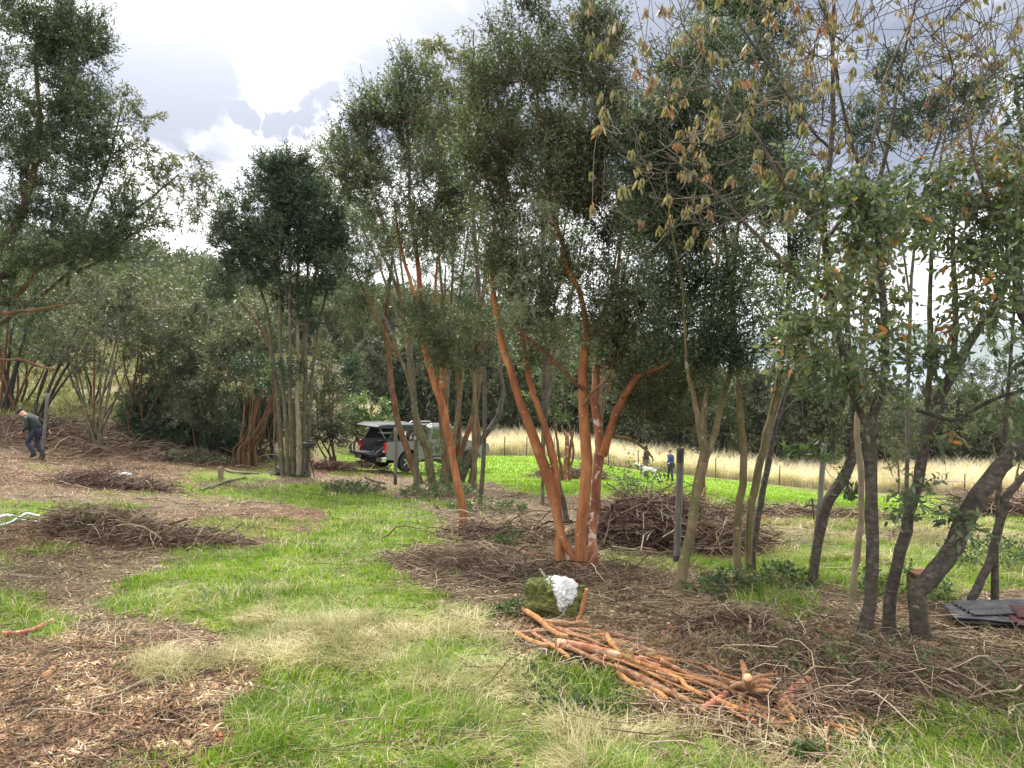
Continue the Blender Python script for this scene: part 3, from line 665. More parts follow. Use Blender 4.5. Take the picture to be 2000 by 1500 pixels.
def tree(name, label, stems, blobs, leaf, d0=None, cat='tree', group=None, dens=1.0, ns=9, nl=14, sl=.28, ll=.042, lw=.018, up=.5,
         branch='twigred', thr=.40, nsc=2.2, style='sprig', bark=None, big=False, droop=0, sides=9, stem_min=.35, spread=1.0, extra=None,
         bare=None, rk=.011, twigs=True, wob=.10, dk=1.0, bend=.16, curl=.25, ground_px=None, seed=None, rtip=.0035, jit=.3, rs=None):
    if rs is None: rs = .93 if name in ('curved_dark_tree', 'slim_pale_tree', 'autumn_tree', 'leaning_grey_tree', 'bent_grey_tree', 'slanting_thin_tree') else .70
    """stems: list of (bark, [(photo x, photo y, radius px, extra depth)...])"""
    b0 = stems[0][1][0] if stems else (blobs[0][0], blobs[0][1]+blobs[0][3])
    if ground_px: b0 = ground_px
    if d0 is None: d0 = depth_of(G(b0[0], b0[1]))
    base = P(b0[0], b0[1], d0); base[2] = min(base[2], float(H(base[0], base[1])))
    root = empty(name, base, label, cat, group)
    nodes, nr = [], []
    for bk, st in stems:
        pts, rr = stem_points(st, d0); rr = rr*rs
        g0 = float(H(pts[0, 0], pts[0, 1]))
        if st[0][1] > 820 and pts[0, 2]-g0 < 1.2 and pts[0, 2] > g0-.6:
            pts = np.concatenate([[[pts[0, 0], pts[0, 1], min(g0, pts[0, 2])-.12]], pts]); rr[0] *= 1.25; rr = np.concatenate([[rr[0]*1.45], rr])
        jw = .35*rr[:, None]*rng.normal(size=(len(rr), 3))*.35
        V, F = batch_tubes((pts+jw)[None], rr[None], sides, wob=wob)
        mesh_obj('trunk', V, F, BK[bk], root, True, base)
        hh = pts[:, 2]; zmin = hh.min()+stem_min*(hh.max()-hh.min())
        s_ = hh >= zmin; nodes += list(pts[s_]); nr += list(rr[s_])
    if blobs:
        if seed is None: seed = len(ALL_TREES)
        c, o = blob_points(blobs, d0, dens, thr, nsc, seed, dk=dk)
        if not nodes: nodes = [base]; nr = [.1]
        Pt, Rr = grow(nodes, nr, c, rk=rk, bend=bend, rtip=rtip)
        parts = []
        if bare is not None:             # bare twigs without leaves
            c2, o2 = blob_points(bare, d0, dens, thr*.7, nsc, seed+5)
            P2, R2 = grow(np.concatenate([nodes, Pt[:, 2]]), np.concatenate([nr, Rr[:, 2]]), c2, rk=rk*.7, rtip=rtip, bend=.1)
            Pt = np.concatenate([Pt, P2]); Rr = np.concatenate([Rr, R2])
        tw = [batch_tubes(Pt, Rr, 5)]
        if style == 'sprig':
            V, F, t2 = sprig_leaves(c, o, ns, nl, sl, ll, lw, up, big, spread, droop, .0022 if twigs else 0, jit, curl)
            if t2: tw.append(batch_tubes(t2[0], t2[1], 3))
        else:
            V, F = hanging_leaves(c, ns, ll, lw, sl)
        TV, TF = concat(tw)
        mesh_obj('branches', TV, TF, BK[branch], root, True, base)
        mesh_obj('crown', V, F, LM[leaf], root, False, base)
    if extra: extra(root, base, d0, np.array(nodes), np.array(nr))
    ALL_TREES.append(root)
    return root
def trees():
    g_my = 'orange-barked myrtle trees in the clearing'
    def lichen(root, base, d0, nodes, nr):
        c2, o2 = blob_points([(1035, 445, 45, 60, -.5), (1010, 520, 40, 40, -.4), (1070, 400, 35, 40, -.5), (1020, 590, 30, 30, -.4)], d0, 1.1, .42, 3, 77)
        V, F, _ = sprig_leaves(c2, o2, 7, 12, .16, .028, .007, -.3, False, 1.2, .6); mesh_obj('hanging_lichen', V, F, LM['lichen'], root, False, base)
    # central myrtle
    tree('myrtle_tree', 'large multi-stemmed myrtle with thick bright orange trunks in the centre of the clearing', [
        ('red', [(1132, 1120, 21, 0), (1136, 1060, 17), (1142, 950, 16), (1147, 900, 16), (1144, 830, 15), (1140, 770, 15), (1137, 730, 14), (1142, 690, 12), (1146, 640, 9), (1132, 570, 8), (1105, 520, 8), (1098, 470, 7), (1080, 420, 6), (1078, 350, 5), (1060, 270, 3.5), (1045, 160, 2.5)]),
        ('redpale', [(1157, 1095, 13, .1), (1160, 1000, 12, .3), (1166, 930, 14), (1172, 880, 15), (1170, 840, 13), (1162, 790, 11), (1162, 740, 11), (1170, 690, 9), (1180, 640, 7), (1200, 560, 6), (1212, 480, 5), (1210, 400, 4), (1180, 280, 3), (1165, 130, 2, .6)]),
        ('red', [(1178, 890, 12, .25), (1195, 830, 12), (1213, 785, 11), (1238, 745, 10), (1262, 728, 8), (1290, 718, 6), (1330, 690, 4), (1370, 665, 3, -.3)]),
        ('red', [(1122, 1085, 9, .05), (1100, 1062, 11), (1088, 1015, 14), (1080, 970, 16), (1070, 925, 17), (1050, 880, 15), (1030, 820, 13), (1010, 770, 12), (998, 720, 11), (985, 690, 11), (975, 640, 9), (966, 590, 8), (962, 530, 7), (964, 460, 6), (965, 390, 5), (945, 330, 4), (935, 220, 3), (960, 100, 2, .5)]),
        ('red', [(1092, 1030, 10, .15), (1086, 930, 9), (1075, 870, 10), (1060, 820, 9), (1047, 785, 8), (1035, 745, 8), (1025, 690, 7), (1018, 640, 6), (1012, 570, 5), (1010, 500, 4, .6)]),
        ('redbrown', [(1140, 760, 7, -.05), (1122, 748, 6), (1100, 722, 6), (1060, 685, 5), (1030, 660, 5), (1010, 640, 4, -.2)]),
        ('redbrown', [(1140, 790, 5, -.1), (1155, 770, 4), (1170, 755, 4), (1190, 735, 3), (1196, 715, 2, -.3)]),
        ('redbrown', [(1195, 852, 5, .2), (1230, 858, 4), (1262, 880, 3.5), (1275, 895, 2.5, -.1)]),
    ], [(1015, 40, 28, 45, 0, .8), (960, 60, 22, 40, 0, .5), (1050, 60, 35, 60), (1010, 170, 95, 80), (1150, 110, 60, 65), (1165, 60, 35, 45), (1120, 215, 110, 80), (950, 290, 60, 70), (1190, 300, 80, 80), (1040, 330, 110, 90), (1130, 430, 110, 80), (1010, 450, 70, 80),
        (1215, 420, 70, 80), (1190, 550, 80, 50, 0, .8), (1090, 590, 90, 50, 0, .8), (1110, 530, 60, 40, 0, .6), (1000, 540, 50, 50, 0, .7), (970, 420, 50, 60, 0, .7), (1150, 370, 90, 60), (1130, 640, 90, 50, -.3, .8), (1260, 620, 90, 45, 0, .65), (1220, 690, 90, 45, .2, .8), (1300, 740, 90, 55, .3, .9), (1260, 800, 55, 40, .4, .8), (1340, 800, 60, 50, .4, .8), (1000, 600, 50, 60), (1060, 700, 35, 35, .3, .6)],
        'myrtle', extra=lichen, group=g_my, dens=1.95, ll=.040, lw=.017, ns=8, nl=14, sl=.33, thr=.445, up=.8, spread=.8)
    # slim grey pole-like trunk just behind it
    tree('slim_grey_tree', 'slim dark grey trunk standing just behind the thick orange trunks', [
        ('grey', [(1108, 1020, 8, 0), (1095, 960, 8), (1078, 900, 7), (1066, 840, 7), (1064, 760, 7), (1062, 680, 6), (1058, 600, 6), (1060, 480, 5), (1070, 380, 4), (1085, 300, 3)]),
        ], [(1085, 250, 60, 60), (1065, 360, 50, 60), (1020, 540, 45, 45), (1090, 500, 50, 50)], 'dark', cat='tree', dens=1.3, ll=.05, lw=.022, branch='twig')
    # leaning orange trunk in front of the truck
    tree('myrtle_tree', 'leaning single bright orange trunk with white specks in front of the pickup truck', [
        ('red', [(905, 1036, 13, 0), (903, 990, 11), (893, 940, 11), (884, 895, 10), (876, 850, 11), (865, 800, 11), (852, 755, 11), (843, 725, 10), (832, 690, 9), (825, 640, 8), (822, 590, 8), (818, 540, 7), (812, 480, 6), (800, 400, 5), (800, 300, 3), (790, 200, 2, .5)]),
        ('red', [(862, 760, 6, .1), (864, 720, 6), (866, 670, 5), (850, 600, 4), (855, 500, 3, .5)]),
        ('red', [(823, 620, 6, 0), (808, 570, 5), (795, 530, 5), (780, 470, 4), (770, 400, 3, -.3)]),
    ], [(880, 640, 90, 50, -.4, 1.1), (900, 690, 60, 40, -.4), (800, 180, 50, 60), (745, 235, 55, 55), (820, 290, 110, 70), (775, 370, 110, 70), (700, 320, 65, 60), (870, 380, 70, 70), (830, 450, 110, 55)], 'myrtle', group=g_my,
        dens=2.3, ll=.048, lw=.02, sl=.36, thr=.42, ns=9, nl=14, up=.8, spread=.8)
    # clump of brown and orange stems in front of the truck
    tree('myrtle_tree', 'crooked mossy brown stems rising from a leafy base in front of the pickup', [
        ('redbrown', [(822, 945, 11, 0), (805, 910, 9), (792, 870, 9), (777, 825, 9), (768, 780, 9), (763, 730, 8), (757, 680, 8), (752, 630, 7), (760, 560, 5), (765, 480, 4), (730, 380, 3, .5)]),
        ('moss', [(842, 955, 13, .1), (840, 915, 12), (830, 870, 11), (815, 825, 10), (808, 780, 8), (802, 730, 8), (798, 680, 7), (785, 610, 7), (775, 560, 5), (740, 480, 4), (700, 400, 3, .3)]),
        ('redbrown', [(865, 950, 9, .2), (868, 890, 8), (862, 820, 7), (866, 750, 6), (860, 700, 5, .5)]),
        ('moss', [(880, 945, 7, .3), (880, 880, 7), (893, 820, 6), (900, 765, 5), (905, 700, 4, .6)]),
        ('grey', [(896, 950, 10, .1), (915, 900, 11), (935, 865, 9), (962, 830, 8), (977, 800, 7), (982, 760, 6), (976, 720, 6), (988, 680, 5), (1000, 630, 4), (1010, 540, 3, .5)]),
        ('redbrown', [(912, 968, 7, 0), (925, 910, 7), (934, 850, 6), (928, 790, 6), (926, 730, 5), (930, 660, 4, .2)]),
        ('redbrown', [(893, 920, 7, .2), (908, 860, 7), (928, 800, 7), (937, 740, 6), (950, 690, 5), (960, 620, 4), (960, 540, 3, .4)]),
        ('redbrown', [(883, 930, 7, .5), (895, 870, 7), (897, 800, 6), (895, 740, 5), (890, 660, 4, .6)]),
    ], [(640, 300, 40, 35, 0, .6), (690, 420, 70, 60), (740, 470, 80, 60), (700, 540, 80, 60, 0, 1.1), (680, 610, 60, 50), (900, 450, 90, 60), (920, 530, 70, 60), (970, 570, 50, 60, .3), (740, 610, 60, 40), (860, 560, 70, 40, .5, .7), (640, 500, 45, 60), (960, 650, 40, 40, .2, .7), (855, 935, 50, 38, -.2, .9), (835, 880, 22, 40, -.3, .5), (885, 900, 22, 30, -.3, .4)],
        'myrtle', group=g_my, dens=2.1, ll=.052, lw=.022, sl=.38, thr=.42, ns=9, nl=14, up=.8, spread=.8)
    # pale drooping tree behind
    tree('drooping_tree', 'pale tree with thin hanging leaves between the two tall dark myrtle crowns', [
        ('grey', [(938, 992, 7, 0), (946, 860, 6), (944, 700, 6), (930, 500, 6), (915, 350, 5), (880, 230, 4), (845, 130, 2, .4)]),
        ('stem', [(920, 400, 5, 0), (935, 280, 4), (925, 150, 3), (925, 60, 2)])],
        [(845, 130, 45, 50), (870, 210, 75, 60), (900, 290, 60, 60), (845, 260, 50, 50), (925, 100, 35, 60, 0, .7), (920, 190, 35, 40, 0, .7)], 'droop', d0=17, cat='tree', dens=1.5, style='sprig', ns=7, nl=8, ll=.11, lw=.03, sl=.32, droop=.6, up=.3, branch='twig', thr=.4, bend=.1)
    # round-crowned tree
    tree('round_crowned_tree', 'tall evergreen with a rounded dark crown on a bundle of slender mossy stems', [
        ('stem', [(552, 930, 6, 0), (548, 850, 6), (540, 760, 5), (530, 680, 5), (520, 600, 4), (490, 520, 3, .3)]),
        ('stem', [(562, 932, 6, -.1), (560, 850, 6), (553, 760, 5), (548, 680, 5), (545, 560, 5), (540, 440, 4), (545, 340, 3)]),
        ('stem', [(572, 935, 7, 0), (570, 860, 6), (566, 780, 6), (567, 690, 5), (566, 600, 5), (565, 500, 4), (560, 400, 3, -.3)]),
        ('pale', [(583, 935, 7, -.2), (584, 860, 7), (580, 780, 6), (582, 690, 5), (580, 580, 5), (585, 480, 4, .2)]),
        ('stem', [(594, 925, 7, .2), (594, 850, 6), (596, 760, 6), (597, 680, 5), (605, 600, 5), (620, 520, 4, .2)]),
        ('stem', [(600, 920, 6, .3), (604, 840, 5), (608, 760, 5), (614, 690, 4), (625, 620, 4), (645, 550, 3, .4)]),
        ('redbrown', [(555, 925, 4, .3), (538, 820, 4), (534, 740, 4), (520, 660, 3), (470, 590, 3, .6)]),
        ('stem', [(577, 930, 5, .4), (575, 800, 5), (590, 700, 4), (600, 560, 4), (602, 450, 3, 0)]),
    ], [(560, 360, 75, 58), (555, 330, 50, 28), (505, 425, 80, 65), (610, 420, 75, 75), (460, 470, 50, 45), (560, 480, 105, 55), (640, 500, 50, 70), (500, 530, 60, 30, 0, .6), (580, 590, 50, 40, 0, .7), (425, 570, 28, 22, 0, .7), (440, 540, 20, 20, 0, .5), (560, 720, 30, 20, -.3, .4), (550, 925, 40, 22, -.3, .4), (485, 720, 20, 20, 0, .5)],
        'dark', dens=3.4, ll=.085, lw=.038, sl=.40, ns=9, nl=14, thr=.33, branch='twig', nsc=1.4, rtip=.005)
    # big left tree, trunk out of frame on the left
    tree('spreading_tree', 'big spreading dark tree filling the upper left corner with low reddish boughs', [
        ('redbrown', [(-160, 900, 30, 0), (-150, 780, 26), (-130, 680, 24), (-90, 580, 20), (-20, 500, 16), (30, 440, 12), (60, 360, 9), (80, 250, 7), (70, 120, 5), (90, 30, 3)]),
        ('twigdark', [(-110, 620, 14, 0), (-30, 560, 11), (20, 530, 9), (80, 500, 7), (150, 480, 5), (230, 470, 3, .4)]),
        ('redbrown', [(-120, 640, 12, .3), (-20, 600, 8), (40, 570, 7), (70, 530, 6), (120, 510, 5), (200, 500, 3)]),
        ('redbrown', [(-100, 620, 8, -.2), (0, 612, 5), (60, 606, 5), (90, 602, 4), (150, 590, 2.5)]),
        ('redbrown', [(-100, 680, 7, -.4), (0, 702, 4), (40, 702, 4), (80, 716, 3), (110, 722, 2)]),
    ], [(20, 60, 110, 80), (110, 60, 75, 80), (170, 100, 45, 60, 0, .8), (40, 190, 120, 80), (160, 210, 60, 55), (190, 70, 30, 45, 0, .5), (20, 310, 110, 70), (130, 310, 90, 55), (210, 260, 40, 55), (60, 400, 110, 60), (180, 400, 80, 55), (250, 420, 50, 40), (90, 490, 130, 40, 0, 1.1), (210, 480, 80, 35), (20, 570, 80, 40, .3, .7)],
        'myrtle', d0=13.5, dens=2.0, ll=.045, lw=.02, sl=.32, thr=.395, ns=10, nl=15, branch='twigdark', nsc=2.0)
    tree('bare_twigged_tree', 'thinly leaved tree with fine grey twigs reaching right against the bright sky', [
        ('stem', [(-150, 1010, 11, 0), (-120, 820, 10), (-30, 660, 8), (90, 570, 6), (170, 500, 5), (230, 440, 4), (290, 390, 3), (350, 340, 2)]),
        ('stem', [(150, 530, 5, 0), (210, 500, 4), (270, 450, 3), (340, 430, 2)]),
        ('stem', [(130, 560, 5, 0), (170, 420, 4), (210, 320, 3), (235, 220, 2)])],
        [(255, 200, 30, 35, 0, .8), (290, 240, 35, 30, 0, .7), (240, 280, 50, 45), (310, 300, 45, 40), (260, 360, 70, 45), (330, 370, 65, 50, 0, .7), (390, 330, 25, 30, 0, .7), (390, 400, 30, 30, 0, .7), (250, 440, 80, 40), (340, 440, 60, 25, 0, .6), (400, 350, 20, 35, 0, .6)],
        'droop', d0=14.5, cat='tree', dens=1.25, style='sprig', ns=4, nl=7, ll=.085, lw=.028, sl=.22, droop=.5, branch='twig', thr=.30, bend=.22, bare=[(330, 390, 85, 70, 0, 1.3), (380, 380, 40, 60)], seed=40)
    # scrub trees along the left bank
    g_sc = 'thin-stemmed scrub trees on the left bank'
    def scrub(label, bx, by, stems, blobs, leaf='grey', bk='stem', **k):
        st = []
        for (tx, ty, r) in stems:
            mx = bx+(tx-bx)*.35+random.uniform(-8, 8)
            st.append((bk if random.random() < .7 else 'redbrown', [(bx+random.uniform(-9, 9), by, r, random.uniform(-.3, .3)), (mx, by+(ty-by)*.4, r*.8), (bx+(tx-bx)*.75+random.uniform(-8, 8), by+(ty-by)*.75, r*.6), (tx, ty, r*.35, random.uniform(-.8, .8))]))
        a = dict(group=g_sc, dens=1.3, ll=.10, lw=.045, sl=.42, ns=7, nl=11, thr=.40, nsc=1.3, branch='twig', rtip=.005); a.update(k)
        return tree('scrub_tree', label, st, blobs, leaf, **a)
    scrub('grey scrub tree with a fan of thin stems right of the walking person', 187, 878,
          [(120, 640, 4), (150, 660, 3.5), (180, 600, 4), (210, 560, 3.5), (240, 620, 4), (262, 570, 3.5), (225, 700, 3.5), (280, 640, 3), (165, 700, 3), (250, 720, 3), (140, 740, 3)],
          [(200, 640, 85, 60), (260, 600, 60, 60), (150, 700, 60, 40, 0, .7), (310, 610, 40, 40)])
    scrub('dark scrub tree hanging low over the walking person at the left edge', 20, 800,
          [(-60, 620, 5), (-20, 600, 5), (30, 620, 5), (70, 600, 5), (110, 640, 4), (0, 660, 4), (50, 690, 4)],
          [(0, 620, 110, 60), (90, 640, 90, 60), (60, 560, 90, 40), (30, 690, 80, 28, 0, .8)], 'myrtle', 'twigdark')
    scrub('leaning scrub tree with dark parallel stems behind the grey post', 70, 835,
          [(150, 640, 5), (180, 620, 5), (140, 670, 4), (200, 660, 4), (110, 650, 4), (90, 700, 4)],
          [(130, 600, 90, 55), (170, 560, 70, 45), (110, 690, 60, 28, 0, .7)], 'grey', 'twigdark')
    scrub('bushy scrub tree with twisted reddish stems beside the shaded thicket', 262, 850,
          [(220, 700, 4), (240, 690, 4), (275, 690, 4), (300, 720, 3.5), (265, 640, 3.5), (320, 760, 3), (250, 740, 4), (285, 760, 4)],
          [(300, 640, 70, 60), (270, 710, 50, 50), (340, 700, 55, 60)], 'grey', 'redbrown')
    scrub('olive scrub tree low on the left bank behind the walking person', 40, 800, [(-20, 690, 4), (20, 680, 4), (60, 690, 4), (90, 710, 3)], [(30, 660, 90, 45), (60, 710, 70, 30, 0, .8), (-30, 700, 60, 40)], 'myrtle', 'twigdark', d0=33)
    scrub('dense olive scrub tree behind the fan-shaped grey stems', 170, 815, [(130, 690, 4), (170, 680, 4), (210, 690, 4), (240, 710, 3)], [(180, 660, 80, 45), (230, 700, 60, 40), (140, 700, 60, 40, 0, .8)], 'grey', 'twigdark', d0=34)
    scrub('high dark scrub crown above the walking person', 0, 810, [(-40, 600, 5), (20, 580, 5), (80, 590, 5)], [(10, 560, 90, 45), (90, 550, 70, 45), (150, 600, 60, 50)], 'myrtle', 'twigdark', d0=31)
    # shaded thicket
    g_th = 'dense shrubs on the left bank'
    def shrub(label, blobs, leaf, d0, gpx, name='shrub', cat='shrub', st=6, **k):
        sts = []
        bx, by = gpx
        for i in range(st):
            b = blobs[i % len(blobs)]; tx = b[0]+random.uniform(-.5, .5)*b[2]
            sts.append((random.choice(['redbrown', 'stem', 'twigdark']), [(bx+random.uniform(-.4, .4)*blobs[0][2], by, 2.6, random.uniform(-.4, .4)), (bx*.5+tx*.5+random.uniform(-8, 8), by*.5+b[1]*.5, 2), (tx, b[1]-b[3]*.2, 1)]))
        a = dict(dens=1.6, ll=.11, lw=.05, sl=.42, ns=7, nl=12, thr=.36, nsc=1.3, branch='twig', rtip=.005, twigs=False, d0=d0); a.update(k)
        return tree(name, label, sts, blobs, leaf, cat=cat, ground_px=gpx, **a)
    shrub('grey-green shrub with pale leaf tips overhanging the black hollow', [(420, 740, 65, 75, -.5, 1.3), (400, 800, 55, 45, -.5, 1.2), (360, 770, 45, 60), (440, 690, 55, 50)], 'grey', 28.5, (400, 885), group=g_th, seed=11)
    shrub('tall olive shrub at the top of the left thicket', [(320, 625, 70, 50), (400, 660, 70, 50), (350, 700, 80, 50), (260, 600, 50, 40)], 'grey', 31, (340, 880), group=g_th, seed=12)
    shrub('dark green shrub with an orange-leaved side in the left thicket', [(340, 740, 60, 70), (310, 800, 60, 60, 0, 1.3), (370, 720, 30, 40, -1)], 'myrtle', 30, (330, 880), group=g_th, seed=13)
    shrub('olive shrub between the thicket and the round-crowned tree', [(470, 670, 50, 50), (500, 710, 50, 60), (450, 650, 45, 35), (515, 640, 35, 50)], 'grey', 32, (480, 890), group=g_th, seed=14)
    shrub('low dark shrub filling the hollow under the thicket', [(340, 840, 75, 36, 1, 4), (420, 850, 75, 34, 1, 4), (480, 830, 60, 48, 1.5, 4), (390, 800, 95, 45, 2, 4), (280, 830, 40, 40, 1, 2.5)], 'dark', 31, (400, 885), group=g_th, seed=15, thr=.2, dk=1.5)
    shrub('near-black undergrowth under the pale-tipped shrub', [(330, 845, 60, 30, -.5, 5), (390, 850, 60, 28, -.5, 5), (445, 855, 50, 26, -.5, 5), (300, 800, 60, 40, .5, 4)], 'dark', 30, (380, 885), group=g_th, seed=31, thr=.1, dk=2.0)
    shrub('broad dark shrub behind the bundle of reddish stems', [(500, 790, 50, 70, 2, 1.6), (540, 780, 50, 80, 2, 1.6), (590, 800, 45, 80, 2, 1.5), (520, 700, 60, 50, 2)], 'myrtle', 31, (520, 885), group=g_th, seed=16)
    shrub('round brownish shrub right of the round-crowned tree', [(640, 790, 42, 75, 0, 1.4), (625, 720, 40, 60), (655, 850, 30, 30), (610, 840, 40, 40)], 'grey', 31, (640, 893), seed=17)
    shrub('bright green bush behind the roof of the pickup truck', [(700, 800, 45, 30), (690, 830, 45, 28), (740, 815, 30, 30), (720, 845, 40, 20)], 'shrub', 44, (700, 868), seed=18, ll=.16, lw=.08, sl=.5)
    shrub('small blue-green conifer standing out against the olive hillside', [(690, 725, 24, 28), (675, 750, 24, 20), (685, 770, 20, 16), (698, 705, 16, 12)], 'dark', 48, (685, 800), name='conifer', cat='conifer', seed=19, ll=.2, lw=.06, sl=.6, dens=3)
    # reddish bundle of leaning stems beside the hollow
    def bundle():
        st = []
        for i in range(16):
            bx = 470+random.uniform(-14, 30); tx = bx+random.uniform(-10, 75); ty = random.uniform(730, 800)
            st.append(('redbrown', [(bx, 880+random.uniform(-4, 8), 2.6, random.uniform(-.4, .4)), (bx*.6+tx*.4+random.uniform(-6, 6), 850, 2.3), (bx*.25+tx*.75, 810, 1.8), (tx, ty, 1.1)]))
        tree('scrub_tree', 'bundle of fine reddish leaning stems right of the black hollow', st, [(510, 730, 50, 35)], 'myrtle', ground_px=(480, 884), d0=27.5, group=g_sc, dens=.8, ll=.1, lw=.045, sl=.4, branch='twigred', seed=21, sides=6)
    bundle()
    # small reddish tree in the field behind the main trunks
    tree('small_red_tree', 'short red peeling-barked tree with pollarded stubs standing in the green field', [
        ('redpale', [(1105, 940, 7, 0), (1105, 900, 6), (1108, 860, 6), (1100, 840, 3)]), ('redbrown', [(1110, 940, 5, .1), (1112, 890, 4), (1118, 850, 4), (1122, 838, 2)]),
        ('redbrown', [(1098, 940, 5, .2), (1092, 890, 4), (1085, 840, 3), (1078, 790, 3), (1075, 740, 2)]), ('redbrown', [(1112, 915, 4, 0), (1120, 880, 3), (1105, 800, 2), (1095, 760, 2, .4)])],
        [(1085, 730, 40, 30), (1110, 790, 30, 30), (1060, 770, 30, 25)], 'myrtle', dens=1, ll=.09, lw=.04, sl=.35)
    # slender trees standing behind the myrtles
    def slender(label, bx, by, tops, blobs, d0=None, bk='redbrown', dens=1.0):
        st = [(bk if i % 2 else 'stem', [(bx+random.uniform(-4, 4), by, 4, random.uniform(-.4, .4)), (bx*.97+tx*.03+random.uniform(-3, 3), by*.72+ty*.28, 3.5), (bx*.85+tx*.15+random.uniform(-3, 3), by*.5+ty*.5, 3.2), (bx*.35+tx*.65+random.uniform(-8, 8), by*.2+ty*.8, 2.8), (tx, ty, 1.8)]) for i, (tx, ty) in enumerate(tops)]
        tree('slender_tree', label, st, blobs, 'myrtle', d0=d0, group='slender trees behind the orange myrtles', dens=dens, ll=.065, lw=.027, sl=.36, ns=8, nl=12, thr=.40, stem_min=.3, branch='twigdark', rs=.8)
    slender('slender tree showing fine dark stems just left of the leaning orange trunk', 813, 955, [(700, 430), (740, 400), (775, 440), (690, 520), (720, 560)], [(720, 430, 60, 50), (690, 520, 50, 50), (760, 500, 50, 50, 0, .8), (730, 580, 60, 30, 0, .7)])
    slender('slender tree behind the leafy tuft of the leaning orange trunk', 872, 950, [(850, 400), (890, 380), (915, 440), (870, 520), (900, 560)], [(880, 420, 60, 50), (860, 500, 55, 40, 0, .8), (910, 530, 50, 50), (870, 590, 60, 35, 0, .8)])
    slender('slender tree between the crooked brown stems and the central myrtle', 925, 955, [(940, 420), (975, 400), (1000, 470), (950, 540), (930, 600)], [(950, 430, 50, 50), (980, 500, 50, 50, 0, .8), (935, 580, 50, 40, 0, .9), (1000, 620, 40, 40, 0, .8)])
    slender('slender tree right behind the thickest central trunk', 1062, 985, [(1060, 420), (1110, 400), (1140, 450), (1080, 520), (1120, 560)], [(1090, 470, 70, 60, 0, .8), (1120, 560, 70, 40, 0, .8), (1060, 620, 60, 40, 0, .8), (1130, 660, 60, 35, 0, .8)])
    slender('slender tree behind the mossy forked trunk', 1168, 1010, [(1220, 420), (1260, 380), (1290, 430), (1330, 470), (1250, 540)], [(1250, 430, 70, 60), (1300, 500, 60, 50, 0, .8), (1230, 530, 60, 45, 0, .8), (1280, 600, 70, 35, 0, .8)])
    slender('slender tree behind the pair of straight mossy trunks', 1372, 1000, [(1390, 350), (1430, 300), (1460, 380), (1400, 450), (1480, 480)], [(1420, 350, 60, 70), (1460, 440, 60, 50, 0, .8), (1400, 480, 50, 50, 0, .8), (1440, 560, 70, 30, 0, .6)])
    # right hand group
    tree('mossy_forked_tree', 'leaning tan trunk mottled with moss, forking beside the dark wooden post', [
        ('moss', [(1325, 1158, 19, 0), (1332, 1115, 15), (1345, 1060, 14), (1357, 1000, 14), (1363, 950, 14), (1372, 905, 15), (1382, 880, 13), (1395, 850, 10), (1405, 810, 10), (1415, 760, 9), (1428, 720, 8), (1432, 660, 7), (1428, 560, 6), (1415, 450, 5), (1400, 330, 4), (1380, 200, 3, .5)]),
        ('moss', [(1376, 900, 10, 0), (1370, 860, 9), (1362, 810, 8), (1352, 760, 6), (1342, 720, 5), (1338, 640, 4), (1330, 540, 4), (1310, 440, 3), (1300, 330, 2, -.4)]),
        ('moss', [(1382, 880, 6, .15), (1372, 830, 6), (1378, 780, 5), (1390, 720, 4), (1385, 640, 3, .4)]),
    ], [(1330, 560, 90, 40, 0, .6), (1370, 640, 110, 35, 0, .7), (1400, 700, 70, 35, 0, .7), (1330, 690, 70, 45, 0, .8), (1310, 440, 75, 70), (1290, 330, 70, 80), (1270, 220, 55, 70), (1360, 300, 90, 90), (1370, 420, 80, 70), (1340, 180, 70, 80), (1390, 120, 50, 70), (1420, 540, 70, 60, 0, .8), (1450, 380, 60, 60, 0, .8)],
        'myrtle', dens=1.8, ll=.040, lw=.016, sl=.30, thr=.435, ns=9, nl=14, branch='twigdark')
    tree('twin_trunk_tree', 'pair of straight mossy brown trunks standing close together right of the brush pile', [
        ('moss', [(1443, 1125, 12, 0), (1440, 1060, 11), (1442, 1000, 11), (1450, 940, 10), (1453, 870, 10), (1448, 820, 9), (1442, 780, 8), (1440, 700, 7), (1432, 600, 6), (1438, 480, 5), (1455, 340, 4), (1470, 180, 3), (1480, 60, 2, .4)]),
        ('moss', [(1462, 1125, 11, .1), (1462, 1060, 10), (1466, 990, 11), (1478, 930, 11), (1492, 870, 10), (1507, 810, 9), (1520, 750, 8), (1530, 680, 7), (1540, 580, 6), (1540, 450, 5), (1530, 300, 4), (1520, 120, 3)]),
        ('grey', [(1470, 1085, 7, .25), (1482, 1000, 9), (1498, 920, 9), (1510, 850, 8), (1530, 780, 7), (1560, 700, 6), (1590, 600, 5), (1600, 480, 4, .8)]),
    ], [(1450, 100, 60, 80), (1500, 60, 50, 70), (1480, 230, 60, 80), (1530, 250, 50, 80), (1510, 380, 60, 70), (1540, 500, 60, 70), (1500, 600, 80, 30, 0, .6), (1540, 670, 80, 35, 0, .7), (1580, 730, 60, 30, 0, .6), (1470, 500, 50, 40, 0, .6), (1430, 20, 60, 40)],
        'myrtle', dens=1.8, ll=.042, lw=.017, sl=.32, thr=.44, ns=9, nl=14, branch='twigdark')
